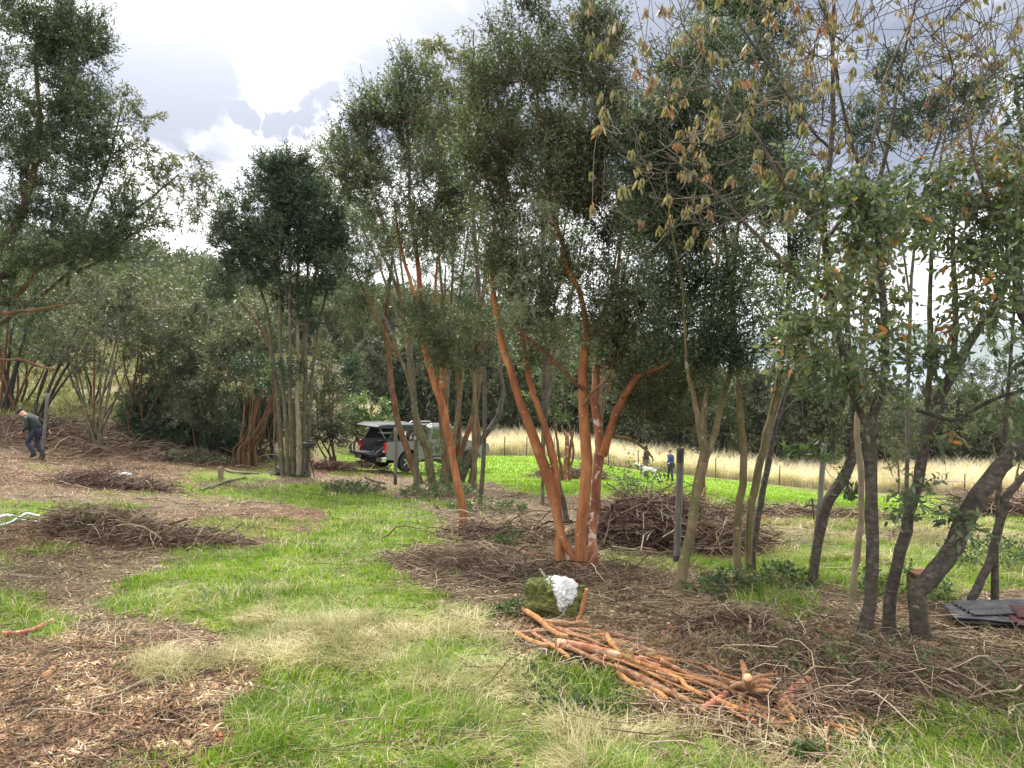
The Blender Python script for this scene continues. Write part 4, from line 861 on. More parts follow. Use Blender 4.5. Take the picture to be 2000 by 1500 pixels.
    tree('curved_dark_tree', 'dark S-curved trunk in front of the short thin stake', [
        ('grey', [(1585, 1150, 11, 0), (1592, 1095, 10), (1598, 1045, 11), (1608, 1005, 12), (1628, 960, 12), (1652, 925, 12), (1665, 885, 11), (1670, 840, 9), (1676, 795, 8), (1672, 750, 7), (1660, 700, 6), (1655, 620, 5), (1670, 500, 4), (1690, 380, 3)]),
    ], [(1630, 720, 45, 30, 0, .6), (1600, 900, 22, 18, -.1, .7), (1570, 880, 16, 12, -.1, .6), (1660, 970, 18, 16, -.1, .6), (1690, 560, 50, 50, 0, .6)], 'ivy', dens=.9, ll=.07, lw=.028, sl=.25, ns=6, nl=9, branch='twig')
    tree('slim_pale_tree', 'very slim pale yellowish trunk between the S-curved and the straight dark trunks', [
        ('pale', [(1662, 1195, 8, 0), (1668, 1120, 7), (1678, 1050, 7), (1682, 980, 6), (1680, 900, 6), (1673, 850, 6), (1676, 800, 5), (1684, 700, 5), (1700, 560, 4), (1720, 420, 3)])], [(1715, 430, 60, 60, 0, .8), (1700, 560, 50, 40, 0, .7)], 'broad', dens=.6, ll=.08, lw=.032, sl=.25, ns=5, nl=8, big=True, branch='twig')
    # autumn tree with whips
    def whips(origin_list, n, x0, x1, y0, y1, dd, seed, nodes, nr, root, base, d0, clus, hang=(7, .10, .032), bk='twig', leaf='autumn', up_bias=True):
        r = np.random.default_rng(seed); T = []
        for i in range(n):
            px = r.uniform(x0, x1); py = r.uniform(y0, y1); T.append(P(px, py, d0+r.uniform(-dd, dd)))
        Pt, Rr = grow(nodes, nr, np.array(T), rtip=.0028, rk=.0055, bend=.13, upw=1.6, K=9)
        # side twigs
        tt = []
        for k in range(len(Pt)):
            for q in range(3):
                j = r.integers(3, 9); a = Pt[k, j]; dv = Pt[k, min(j, 8)]-Pt[k, max(j-2, 0)]
                dv = dv/np.linalg.norm(dv)
                e = a+(dv*.8+r.normal(size=3)*.5+np.array([0, 0, .35]))*r.uniform(.15, .4); tt.append((a, e))
        A = np.array([t[0] for t in tt]); E = np.array([t[1] for t in tt]); s_ = np.linspace(0, 1, 9)[None, :, None]
        S = A[:, None]*(1-s_)+E[:, None]*s_ + (r.normal(size=(len(A), 1, 3))*.04)*np.sin(s_*3.14)
        SR = np.ones((len(A), 1))*np.linspace(.003, .0016, 9)[None]
        V, F = batch_tubes(np.concatenate([Pt, S]), np.concatenate([Rr, SR]), 5)
        mesh_obj('branches', V, F, BK[bk], root, True, base)
        tips = np.concatenate([Pt[:, -1], E])
        tips = tips[r.random(len(tips)) < clus]
        V, F = hanging_leaves(tips, hang[0], hang[1], hang[2], .035)
        mesh_obj('crown', V, F, LM[leaf], root, False, base)
    def ex13(root, base, d0, nodes, nr):
        s_ = nodes[:, 2] > P(1600, 520, d0)[2]
        whips(None, 95, 1150, 1640, 0, 440, 1.2, 5, nodes[s_], nr[s_], root, base, d0, .46, (12, .072, .022))
        whips(None, 110, 1560, 1960, -60, 330, 1.2, 6, nodes[s_], nr[s_], root, base, d0, .40, (9, .05, .017), 'twigdark')
    tree('autumn_tree', 'straight dark trunk forking into long whippy branches with hanging olive and brown leaves', [
        ('grey', [(1688, 1262, 17, 0), (1696, 1200, 14), (1702, 1130, 13), (1703, 1050, 13), (1701, 980, 13), (1701, 920, 13), (1700, 870, 14), (1697, 835, 14), (1684, 805, 10), (1672, 780, 9), (1660, 740, 8), (1640, 660, 8), (1622, 580, 8), (1612, 480, 8), (1608, 420, 7), (1620, 330, 6), (1628, 220, 5), (1625, 100, 4), (1630, -20, 3)]),
        ('grey', [(1699, 850, 11, 0), (1708, 800, 10), (1722, 750, 9), (1730, 690, 8), (1726, 600, 8), (1718, 500, 7), (1712, 400, 6), (1720, 340, 5), (1740, 260, 4), (1760, 130, 3), (1790, 0, 2)]),
        ('twig', [(1610, 450, 7, 0), (1585, 420, 6), (1560, 400, 5), (1520, 340, 4), (1480, 270, 3), (1420, 190, 2.5), (1360, 80, 1.6, -.5)]),
        ('twig', [(1625, 590, 6, 0), (1580, 560, 5), (1530, 510, 4), (1470, 450, 3.5), (1400, 380, 3), (1300, 300, 2, -.4)]),
        ('twigdark', [(1712, 390, 5, 0), (1670, 300, 4), (1640, 180, 3), (1620, 60, 2.5), (1600, -30, 2, .3)]),
        ('twigdark', [(1640, 300, 4, 0), (1590, 260, 3), (1500, 130, 2.5), (1440, 40, 2, .3)]),
        ('twig', [(1612, 470, 5, 0), (1660, 400, 4), (1700, 290, 3), (1730, 150, 2.5), (1780, 40, 2, .3)]),
    ], [(1550, 350, 40, 30, -.2, .7), (1560, 400, 60, 35, -.2), (1640, 380, 60, 30, -.3), (1710, 410, 70, 30, -.2), (1690, 470, 45, 40, -.2, .9), (1590, 540, 60, 25, -.2, .5), (1710, 600, 50, 35, -.2, .8), (1590, 620, 60, 25, -.3, .7), (1640, 650, 90, 30, -.2, .9), (1680, 730, 80, 30, -.2, .9), (1560, 660, 30, 25, -.3, .5), (1780, 370, 60, 30, 0, .7)], 'broad', dens=.42, ll=.062, lw=.026, sl=.26, ns=6, nl=9, big=True, branch='twig', thr=.40, extra=ex13, rk=.008, curl=.3, droop=.35, up=.1)
    tree('leaning_grey_tree', 'grey trunk leaning right with a forked top, just right of the straight dark trunk', [
        ('grey', [(1735, 1245, 14, 0), (1738, 1190, 12), (1746, 1130, 12), (1758, 1075, 12), (1775, 1015, 12), (1788, 965, 11), (1797, 915, 11), (1808, 860, 11), (1822, 810, 11), (1843, 760, 11), (1870, 710, 10), (1893, 670, 9), (1925, 620, 8), (1950, 580, 8), (1975, 530, 7), (2010, 460, 6)]),
        ('stem', [(1812, 850, 7, .1), (1812, 780, 6), (1818, 700, 6), (1815, 600, 5), (1820, 480, 4), (1830, 360, 3), (1850, 240, 2)]),
        ('stem', [(1862, 720, 6, 0), (1866, 640, 6), (1864, 540, 5), (1862, 440, 4), (1890, 330, 3), (1930, 200, 2, .4)]),
        ('twigdark', [(1790, 800, 5, -.3), (1860, 820, 4), (1900, 800, 4), (1960, 772, 4), (2020, 760, 4, -.5)]),
    ], [(1840, 410, 60, 30, 0, .8), (1900, 360, 60, 40, 0, .9), (1790, 690, 60, 30, -.2, .7), (1820, 640, 50, 25, 0, .5), (1930, 470, 40, 30, -.2, .6), (1950, 400, 50, 50, 0, .9), (1830, 860, 40, 30, -.2, .3), (1800, 960, 30, 20, -.2, .2), (1860, 1000, 30, 20, -.2, .2), (1890, 580, 40, 20, 0, .4)],
        'broad', dens=.62, ll=.062, lw=.026, sl=.26, ns=6, nl=9, big=True, branch='twig', thr=.4, rk=.008, curl=.3, droop=.35, up=.1)
    def ex15(root, base, d0, nodes, nr):
        s_ = nodes[:, 2] > P(1600, 800, d0)[2]
        whips(None, 60, 1800, 2060, 40, 420, .9, 8, nodes[s_], nr[s_], root, base, d0, .5, (9, .05, .017), 'twig')
    tree('bent_grey_tree', 'thick brown-grey trunk bent sharply to the right at knee height near the rusty box', [
        ('grey', [(1800, 1255, 22, 0), (1797, 1215, 19), (1791, 1175, 19), (1797, 1148, 20), (1822, 1120, 19), (1852, 1080, 19), (1876, 1035, 19), (1895, 1000, 19), (1922, 955, 19), (1950, 915, 17), (1985, 880, 17), (2030, 830, 16), (2070, 760, 14), (2080, 640, 12), (2060, 500, 10), (2050, 300, 7)]),
        ('grey', [(2060, 720, 10, .2), (2010, 640, 12), (1990, 590, 11), (1986, 530, 10), (1990, 430, 8), (2000, 300, 5), (1980, 150, 3)]),
        ('twig', [(1985, 520, 5, 0), (1940, 420, 4), (1900, 300, 3), (1890, 200, 2)]),
    ], [(1970, 470, 50, 40, -.2), (1980, 380, 40, 50, -.2), (1985, 270, 40, 50), (1930, 540, 60, 25, -.2, .8), (1900, 620, 50, 20, -.2, .5), (1980, 700, 40, 30, -.3, .5), (1960, 800, 40, 20, -.3, .4), (1990, 180, 30, 50), (1850, 470, 50, 20, -.2, .6)],
        'broad', dens=.46, ll=.066, lw=.027, sl=.26, ns=6, nl=9, big=True, branch='twig', thr=.4, extra=ex15, rk=.008, curl=.3, droop=.35, up=.1)
    tree('slanting_thin_tree', 'thin dark trunk slanting up from the rusty sheet metal at the right edge', [
        ('grey', [(1882, 1205, 9, 0), (1898, 1165, 9), (1920, 1125, 9), (1938, 1080, 9), (1948, 1040, 9), (1957, 1000, 9), (1968, 965, 8), (1990, 940, 8), (2030, 900, 7)]),
        ('grey', [(1945, 1045, 5, 0), (1950, 1000, 5), (1952, 940, 5), (1962, 860, 5), (1970, 760, 4), (1978, 640, 3), (1990, 500, 2)])], [(1985, 640, 30, 50, 0, .4)], 'broad', dens=.5, ll=.09, lw=.036, sl=.26, ns=4, nl=7, big=True, branch='twig')
    # distant evergreen crowns showing above and behind the right-hand row
    tree('tall_evergreen_tree', 'tall dark evergreen with a flat top behind the autumn branches', [
        ('grey', [(1770, 1040, 6, 0), (1775, 700, 5), (1790, 450, 4), (1840, 250, 3), (1870, 190, 2)]), ('grey', [(1780, 600, 3, 0), (1740, 350, 3), (1690, 200, 2)])],
        [(1870, 210, 60, 32), (1800, 240, 60, 35), (1740, 150, 45, 40, 0, .6), (1700, 260, 50, 60, 0, .6), (1910, 180, 35, 22), (1690, 380, 50, 60, 0, .6)], 'dark', d0=17, dens=2, ll=.07, lw=.03, sl=.4, branch='twigdark')
    # fruit tree and bushes in the far dry grass
    tree('small_field_tree', 'small bushy tree standing alone in the tall dry grass beyond the fence', [('stem', [(1755, 955, 3, 0), (1755, 920, 3), (1750, 880, 2)]), ('stem', [(1752, 955, 2.5, 0), (1740, 920, 2), (1725, 880, 1.5)])],
         [(1755, 860, 60, 40), (1730, 820, 50, 40), (1775, 810, 50, 40), (1755, 905, 30, 25)], 'grey', dens=1.6, ll=.16, lw=.06, sl=.6, branch='twig', twigs=False)
    tree('small_field_tree', 'broad grey-green tree at the right edge of the field', [('stem', [(1960, 1000, 4, 0), (1950, 930, 3), (1940, 870, 2)]), ('redbrown', [(1968, 1000, 3, 0), (1985, 930, 3), (2000, 860, 2)])],
         [(1940, 800, 60, 50), (1990, 780, 60, 60), (1900, 740, 60, 40), (1960, 720, 60, 40), (2010, 860, 40, 50), (1880, 830, 30, 30, 0, .6)], 'grey', dens=1.5, ll=.13, lw=.045, sl=.5, branch='twig', twigs=False)
trees()
# ------------------------------------------------------------------ tree line behind the field and hill forest
def nth(i):
    i += 1; return str(i)+('th' if 10 < i % 100 < 14 else {1: 'st', 2: 'nd', 3: 'rd'}.get(i % 10, 'th'))
def treeline():
    protos = []
    def proto(leaf, n, hgt, wid, seed, ll=.26):
        r = np.random.default_rng(seed); c = []; o = []
        nb = 9
        for i in range(nb):
            zc = hgt*(.22+.72*(i/(nb-1))); rad = wid*(1-.55*abs(i/(nb-1)-.35))*r.uniform(.45, .7); a = r.uniform(0, 6.28); off = wid*.35*r.random()*(1-i/(nb-1))
            v = unit(r.normal(size=(n//nb, 3)))*(r.random((n//nb, 1))**.4)
            c.append(v*np.array([rad, rad, hgt*.17])+np.array([off*math.cos(a), off*math.sin(a), zc])); o.append(unit(v))
        c = np.concatenate(c); o = np.concatenate(o)
        k = noise3(c, .9, seed) > .33; c = c[k]; o = o[k]
        V, F, _ = sprig_leaves(c, o, 6, 9, .55, ll, ll*.45, .3, False, 1.0, 0.1, 0)
        mc = mesh_obj('crown', V, F, LM[leaf]); 
        st = []
        for i in range(3):
            st.append(np.array([[r.normal()*.2, r.normal()*.2, -.6], [r.normal()*.3, r.normal()*.3, hgt*.35], [r.normal()*wid*.3, r.normal()*wid*.3, hgt*.8]]))
        Pt = np.array([spline(s_, 8) for s_ in st]); Rr = np.ones((3, 1))*np.linspace(.13, .03, 8)[None]
        V, F = batch_tubes(Pt, Rr, 6); mt_ = mesh_obj('trunk', V, F, BK['grey'], smooth_=True)
        me = (mc.data, mt_.data); bpy.data.objects.remove(mc); bpy.data.objects.remove(mt_)
        protos.append(me)
    proto('hill', 420, 8, 2.8, 1); proto('grey', 420, 7, 3.0, 2); proto('grey', 380, 6.5, 2.8, 3); proto('hill', 420, 9, 2.2, 4); proto('shrub', 300, 5, 2.6, 5)
    r = np.random.default_rng(12)
    def put(kind, x, y, s_, name, label, cat, group):
        e = empty(name, (x, y, float(H(x, y))-.2), label, cat, group, r.uniform(0, 6.28)); e.scale = (s_*r.uniform(.85, 1.15), s_*r.uniform(.85, 1.15), s_)
        for nm, me in zip(('crown', 'trunk'), protos[kind]):
            c = bpy.data.objects.new(nm, me); C.objects.link(c); c.parent = e
    # row behind the dry grass : x from left to right
    for row, (y0, n) in enumerate(((71, 30), (78, 26), (86, 22))):
        for i in range(n):
            px = 640+(2080-640)*(i+r.uniform(-.3, .3))/(n-1)
            y = y0+r.uniform(-1.5, 1.5); x = (px-1000)/1500*y
            zt = 1.6+(690-np.interp(px, [600, 700, 900, 1100, 1300, 1500, 1700, 1850, 2000], [655, 668, 684, 706, 732, 748, 766, 780, 790])+r.uniform(-22, 22)+row*6)/1500*y
            hgt = zt-float(H(x, y)); kind = int(r.choice([0, 1, 2, 3, 1, 2]))
            if px < 1100: kind = int(r.choice([0, 1, 1, 2]))
            base_h = [8, 7, 6.5, 9, 5][kind]
            side = 'behind the pickup truck' if px < 1000 else ('behind the field in the middle of the photo' if px < 1500 else 'behind the field on the right')
            put(kind, x, y, max(.45, hgt/base_h), 'edge_tree', ['dark', 'olive', 'grey-green', 'dark narrow', 'bright green'][kind]+' tree, '+nth(i)+' from the left in the '+('front', 'middle', 'rear')[row]+' row of the wooded edge', 'tree', 'trees in the wooded edge '+side)
    # trees on the near flank of the hill, left half
    for i in range(46):
        px = 180+970*(i+.5)/46+r.uniform(-8, 8); y = r.uniform(58, 95); x = (px-1000)/1500*y
        if px > 560 and y < 70: y = 90; x = (px-1000)/1500*y
        if px < 330 and y < 66: continue
        kind = int(r.choice([1, 2, 1, 0])); side = 'left' if px < 620 else 'middle'
        put(kind, x, y, r.uniform(.7, 1.05)*(.62 if px < 620 else 1), 'hillside_tree', ['dark', 'olive', 'grey-green'][kind]+' tree, '+nth(i)+' from the left among those low on the hillside', 'tree', 'trees low on the hillside, '+side)
    # far forest on the hill as one mass
    n = 15000; y = r.uniform(92, 240, n); px = r.uniform(-200, 1500, n); x = (px-1000)/1500*y
    z = H(x, y); k = z > -22
    x, y, z = x[k], y[k], z[k]
    c = []; o = []
    big = noise2(x, y, .13, 5)
    c = np.stack([x, y, z+1+5.5*big+r.normal(size=len(x))*.8], 1); o = unit(rdir(len(x))+np.array([0, 0, 1.]))
    V, F, _ = sprig_leaves(c, o, 4, 6, 1.3, .62, .34, .4, False, 1.2, 0, 0, 1.3)
    stuff(mesh_obj('far_forest', V, F, LM['hill']), 'olive green forest covering the distant hillside')
treeline()

# ------------------------------------------------------------------ pickup truck
def circle_pts(cx, cz, r, a0, a1, n): return [(cx+r*math.cos(R(a0+(a1-a0)*i/(n-1))), cz+r*math.sin(R(a0+(a1-a0)*i/(n-1)))) for i in range(n)]
M = {'paint': plain('grey_brown_paint', (.165, .165, .175), .42, .3, .5, .06, 3, coat=.6), 'black': plain('black_plastic', (.02, .02, .022), .5, 0, .4, .3, 30),
     'inner': plain('dark_interior', (.012, .012, .014), .8), 'tyre': plain('tyre_rubber', (.018, .018, .018), .85, bump=.4), 'alloy': plain('alloy_rim', (.45, .45, .46), .35, .8, var=.1),
     'chrome': plain('chrome_bumper', (.62, .62, .62), .25, .9, var=.08), 'silver': plain('silver_rail', (.5, .5, .51), .4, .6, var=.1), 'lamp': plain('tail_lamp_red', (.55, .01, .025), .15, 0, .6, .2, 12, coat=1),
     'lampw': plain('lamp_clear', (.75, .55, .55), .15, 0, .6, .1, 12, coat=1), 'box': plain('roof_lid_grey', (.035, .037, .042), .65, .0, .3, .1, 5), 'bag': plain('black_cloth', (.018, .018, .024), .85, bump=.5, scale=12),
     'rubberg': plain('galvanised', (.33, .34, .35), .5, .7), 'white': plain('white_plastic', (.80, .80, .78), .45, var=.05), 'hose': plain('white_hose', (.62, .66, .68), .4, var=.12, scale=9),
     'rust': plain('rusty_steel', (.10, .035, .022), .85, .1, .3, .6, 14, bump=.5), 'sheet': plain('weathered_sheet', (.085, .082, .085), .6, .3, .4, .55, 7, bump=.3), 'sheetred': plain('rust_red_sheet', (.12, .055, .055), .7, .2, .4, .45, 9, bump=.3),
     'skin': plain('skin', (.50, .28, .19), .6, var=.08), 'greenj': plain('dark_green_jacket', (.018, .030, .025), .85, bump=.4, scale=9), 'greyh': plain('grey_green_hood', (.10, .13, .10), .9), 'jeans': plain('blue_jeans', (.022, .028, .055), .85, bump=.3), 'boot': plain('dark_boot', (.02, .018, .016), .7),
     'cap': plain('dark_cap', (.015, .015, .022), .8), 'navy': plain('navy_jacket', (.020, .040, .135), .8, bump=.3), 'orange': plain('coral_cloth', (.75, .12, .07), .8, var=.1), 'maroon': plain('dark_maroon_jacket', (.055, .022, .022), .85, bump=.3), 'trous': plain('dark_trousers', (.025, .03, .045), .85),
     'pinkt': plain('mauve_trousers', (.16, .09, .10), .85), 'hair': plain('dark_hair', (.02, .013, .01), .7), 'glove': plain('pale_glove', (.6, .6, .6), .8), 'mushroom': plain('orange_cap_fungus', (.75, .13, .02), .4)}
def glassmat():
    m, N, L = newmat('tinted_glass'); out = N.new('ShaderNodeOutputMaterial'); p = N.new('ShaderNodeBsdfPrincipled')
    p.inputs['Base Color'].default_value = (.03, .04, .045, 1); p.inputs['Roughness'].default_value = .05; p.inputs['Specular IOR Level'].default_value = .9; p.inputs['Coat Weight'].default_value = .5
    L.new(p.outputs[0], out.inputs['Surface']); return m
M['glass'] = glassmat()
def truck():
    # local frame: x forward from the rear bumper, y left, z up
    loc = G(724, 921); loc[2] = H(loc[0], loc[1])
    root = empty('pickup_truck', (0, 0, 0), 'grey-brown double-cab pickup with its tailgate down and rear canopy open, parked beyond the orange trunks', 'pickup truck')
    wheel_x = (1.05, 4.15); wr = .39
    # body sides with wheel arches
    prof = [(0.05, .52), (.55, .48)] + circle_pts(1.05, .40, .50, 170, 10, 12) + [(3.6, .42)] + circle_pts(4.15, .40, .50, 170, 10, 12) + [(5.1, .5), (5.2, .78), (5.15, 1.0), (4.95, 1.10), (3.95, 1.20), (3.80, 1.24), (0.06, 1.20)]
    for s_ in (-1, 1):
        b = MB(); b.prism(prof, s_*.90, s_*.98); b.build('body_side', M['paint'], root, bevel=.02)
        for wx in wheel_x:
            f = MB()
            o = circle_pts(wx, .40, .60, 178, 2, 14); i_ = circle_pts(wx, .40, .50, 2, 178, 14)
            f.prism(o+i_, s_*.975, s_*1.03); f.build('wheel_arch', M['paint'], root, bevel=.012)
    b = MB(); b.box((.95+.72, 0, .60), (1.62*1.0, 1.8, .06)); b.box((1.0, 0, .55), (1.9, 1.8, .05)); b.box((2.02, 0, .92), (.06, 1.8, .66)); b.build('cargo_bed', M['inner'], root)
    b = MB(); b.prism([(2.05, .45), (5.0, .45), (5.12, .95), (4.9, 1.08), (3.85, 1.19), (2.05, 1.2)], -.9, .9); b.build('body_core', M['paint'], root, bevel=.02)
    b = MB(); b.box((2.6, 0, .38), (4.6, .9, .14)); b.build('chassis', M['inner'], root)
    # cab
    cab = MB(); cab.prism([(2.08, 1.2), (2.2, 1.70), (2.32, 1.78), (3.25, 1.78), (3.45, 1.72), (4.05, 1.22)], -.80, .80); cabo = cab.build('cab', M['paint'], root, bevel=.03)
    for s_ in (-1, 1):
        g = MB(); g.prism([(2.28, 1.27), (2.36, 1.66), (2.78, 1.68), (2.78, 1.26)], s_*.802, s_*.812); g.build('side_window', M['glass'], root)
        g = MB(); g.prism([(2.86, 1.26), (2.86, 1.68), (3.25, 1.68), (3.42, 1.62), (3.80, 1.26)], s_*.802, s_*.812); g.build('side_window', M['glass'], root)
        d = MB()
        for x in (2.15, 2.98, 3.86): d.box((x, s_*.983, .86), (.012, .008, .62))
        d.box((3.0, s_*.983, .58), (1.7, .012, .05)); d.build('door_seam', M['inner'], root)
        for x in (2.85, 3.7):
            h = MB(); h.box((x-.05, s_*.995, 1.03), (.2, .03, .035)); h.build('door_handle', M['chrome'], root)
        m = MB(); m.box((3.82, s_*1.06, 1.25), (.12, .2, .18)); m.build('wing_mirror', M['black'], root, bevel=.02)
        r_ = MB(); r_.tube([(2.2, s_*.68, 1.81), (2.3, s_*.68, 1.87), (3.2, s_*.68, 1.87), (3.3, s_*.68, 1.81)], .02); r_.build('roof_rail', M['silver'], root)
    g = MB(); g.prism([(3.50, 1.66), (3.98, 1.28), (4.0, 1.29), (3.52, 1.68)], -.7, .7); g.build('windscreen', M['glass'], root)
    # canopy over the bed: posts, roof, raised rear lid, open side window
    c = MB(); c.prism([(.12, 1.2), (.42, 1.66), (2.05, 1.70), (2.05, 1.62), (.52, 1.58), (.26, 1.2)], -.84, -.80); c.prism([(.12, 1.2), (.42, 1.66), (2.05, 1.70), (2.05, 1.2)], .80, .84)
    c.box((1.25, 0, 1.68), (1.7, 1.66, .06)); c.box((1.1, -.82, 1.23), (1.95, .05, .06)); c.box((1.98, -.82, 1.42), (.12, .05, .45)); c.build('canopy', M['black'], root, bevel=.012)
    c = MB(); c.prism([(-.25, 1.70), (-.30, 1.76), (-.1, 1.83), (.2, 1.85), (2.0, 1.83), (2.1, 1.72), (.3, 1.68)], -.78, .78); lid = c.build('roof_lid', M['box'], root, bevel=.03)
    c = MB(); c.box((.9, -.55, 1.86), (2.0, .03, .03)); c.box((.9, .55, 1.86), (2.0, .03, .03)); c.build('lid_rail', M['silver'], lid)
    for y in (-.7, .7):
        c = MB(); c.tube([(.15, y, 1.3), (-.12, y, 1.70)], .012, 6); c.build('gas_strut', M['silver'], root)
    # gear seen through the open side
    for k in range(6):
        g = MB(); x = .55+.24*k; g.tube([(x, -.72, 1.24), (x+.05, -.74, 1.42+.02*(k % 2)), (x+.16, -.72, 1.52)], .018, 6); g.box((x+.06, -.66, 1.32), (.10, .08, .12), ry=.3*k); g.build('gear_rack', M['silver'] if k % 3 == 0 else M['black'], root)
    g = MB(); g.box((.4, -.3, 1.5), (.5, .25, .04)); g.build('interior_light_bar', M['silver'], root)
    # rear
    t = MB(); t.box((-.22, 0, .70), (.54, 1.50, .07)); t.box((-.22, 0, .66), (.44, 1.3, .03)); tg = t.build('tailgate', M['box'], root, bevel=.015)
    h = MB(); h.box((-.34, 0, .63), (.1, .26, .03)); h.build('handle', M['black'], tg)
    for y in (-.76, .76):
        w_ = MB(); w_.tube([(.05, y, 1.0), (-.3, y*.97, .74)], .008, 5); w_.build('tailgate_cable', M['silver'], root)
        l = MB(); l.box((.03, y*1.18, .96), (.10, .15, .40)); l.build('tail_light', M['lamp'], root, bevel=.02)
        l = MB(); l.box((-.024, y*1.18, .83), (.012, .11, .07)); l.build('reverse_light', M['lampw'], root)
        q = MB(); q.box((-.05, y*1.04, .52), (.22, .42, .20)); q.build('bumper_corner', M['chrome'], root, bevel=.03)
    q = MB(); q.box((-.02, 0, .46), (.2, 1.3, .16)); q.build('bumper_step', M['black'], root, bevel=.02)
    q = MB(); q.box((-.16, 0, .38), (.2, .06, .06)); q.cyl((-.25, 0, .44), .03, .08, 'z', 10); q.build('tow_bar', M['black'], root)
    for wx in wheel_x:
        for s_ in (-1, 1):
            y = s_*.86; t = MB()
            R_ = [(.0, .22), (.0, .37), (.03, wr), (.22, wr), (.25, .37), (.25, .22)]; n = 28; V = []; F = []
            for i in range(n):
                a = 2*math.pi*i/n
                for (yy, rr) in R_: V.append((wx+rr*math.cos(a), y+s_*(.13-yy), wr+rr*math.sin(a)))
            k = len(R_)
            for i in range(n):
                for j in range(k): F.append((i*k+j, i*k+(j+1) % k, ((i+1) % n)*k+(j+1) % k, ((i+1) % n)*k+j))
            t.add(V, F); to = t.build('wheel', M['tyre'], root)
            rm = MB(); rm.cyl((wx, y+s_*.06, wr), .235, .02, 'y', 24); rm.build('rim_disc', M['inner'], to)
            rm = MB(); rm.cyl((wx, y+s_*.09, wr), .06, .05, 'y', 12)
            for i in range(5):
                a = 2*math.pi*i/5
                for e in (-.13, .13): rm.tube([(wx+.05*math.cos(a), y+s_*.09, wr+.05*math.sin(a)), (wx+.24*math.cos(a+e), y+s_*.10, wr+.24*math.sin(a+e))], .020, 6)
            n = 24; ring = [(wx+.235*math.cos(2*math.pi*i/n), y+s_*.10, wr+.235*math.sin(2*math.pi*i/n)) for i in range(n+1)]
            rm.tube(ring, .018, 6); rm.build('rim', M['alloy'], to)
            mf = MB(); mf.box((wx-.47, y, .36), (.02, .26, .30)); mf.build('mud_flap', M['black'], root)
    g = MB(); g.box((5.15, 0, .80), (.06, 1.1, .28)); g.build('grille', M['black'], root)
    for y in (-.75, .75): g = MB(); g.box((5.08, y, .88), (.2, .34, .18)); g.build('headlight', M['lampw'], root, bevel=.03)
    # place: heading to the right and away
    root.location = Vector(loc)+Vector((0, 0, .03)); root.rotation_euler = (0, R(3.2), R(42))
    # cargo
    a = Vector(root.location); Mx = root.matrix_basis
    bg = MB()
    V = []; F = []
    def at(x, y, z):
        rz = R(42); return (a.x+x*math.cos(rz)-y*math.sin(rz), a.y+x*math.sin(rz)+y*math.cos(rz), a.z+z-math.sin(R(3.2))*x)
    def lump(name, c, r, mat, label, cat, seed=0, sq=.7):
        import bmesh
        bm = bmesh.new(); bmesh.ops.create_icosphere(bm, subdivisions=4, radius=1)
        co = np.array([v.co[:] for v in bm.verts]); k = 1+.5*(noise3(co, 1.6, seed)-.5)+.2*(noise3(co, 5, seed+1)-.5)
        co = np.sign(co)*np.abs(co)**sq*k[:, None]*np.array(r)
        for v, q in zip(bm.verts, co): v.co = q
        me = bpy.data.meshes.new(name); bm.to_mesh(me); bm.free(); me.materials.append(mat)
        for p in me.polygons: p.use_smooth = True
        o = bpy.data.objects.new(name, me); C.objects.link(o); o.location = c; tag(o, label, cat); return o
    globals()['lump'] = lump
    lump('duffel_bag', at(.42, -.35, .80), (.36, .42, .19), M['bag'], 'black bag lying in the open bed behind the red tail light', 'bag', 3)
    lump('storage_crate', at(.9, .45, .84), (.3, .36, .22), M['inner'], 'dark crate deep in the truck bed behind the black bag', 'crate', 4, .4)
truck()

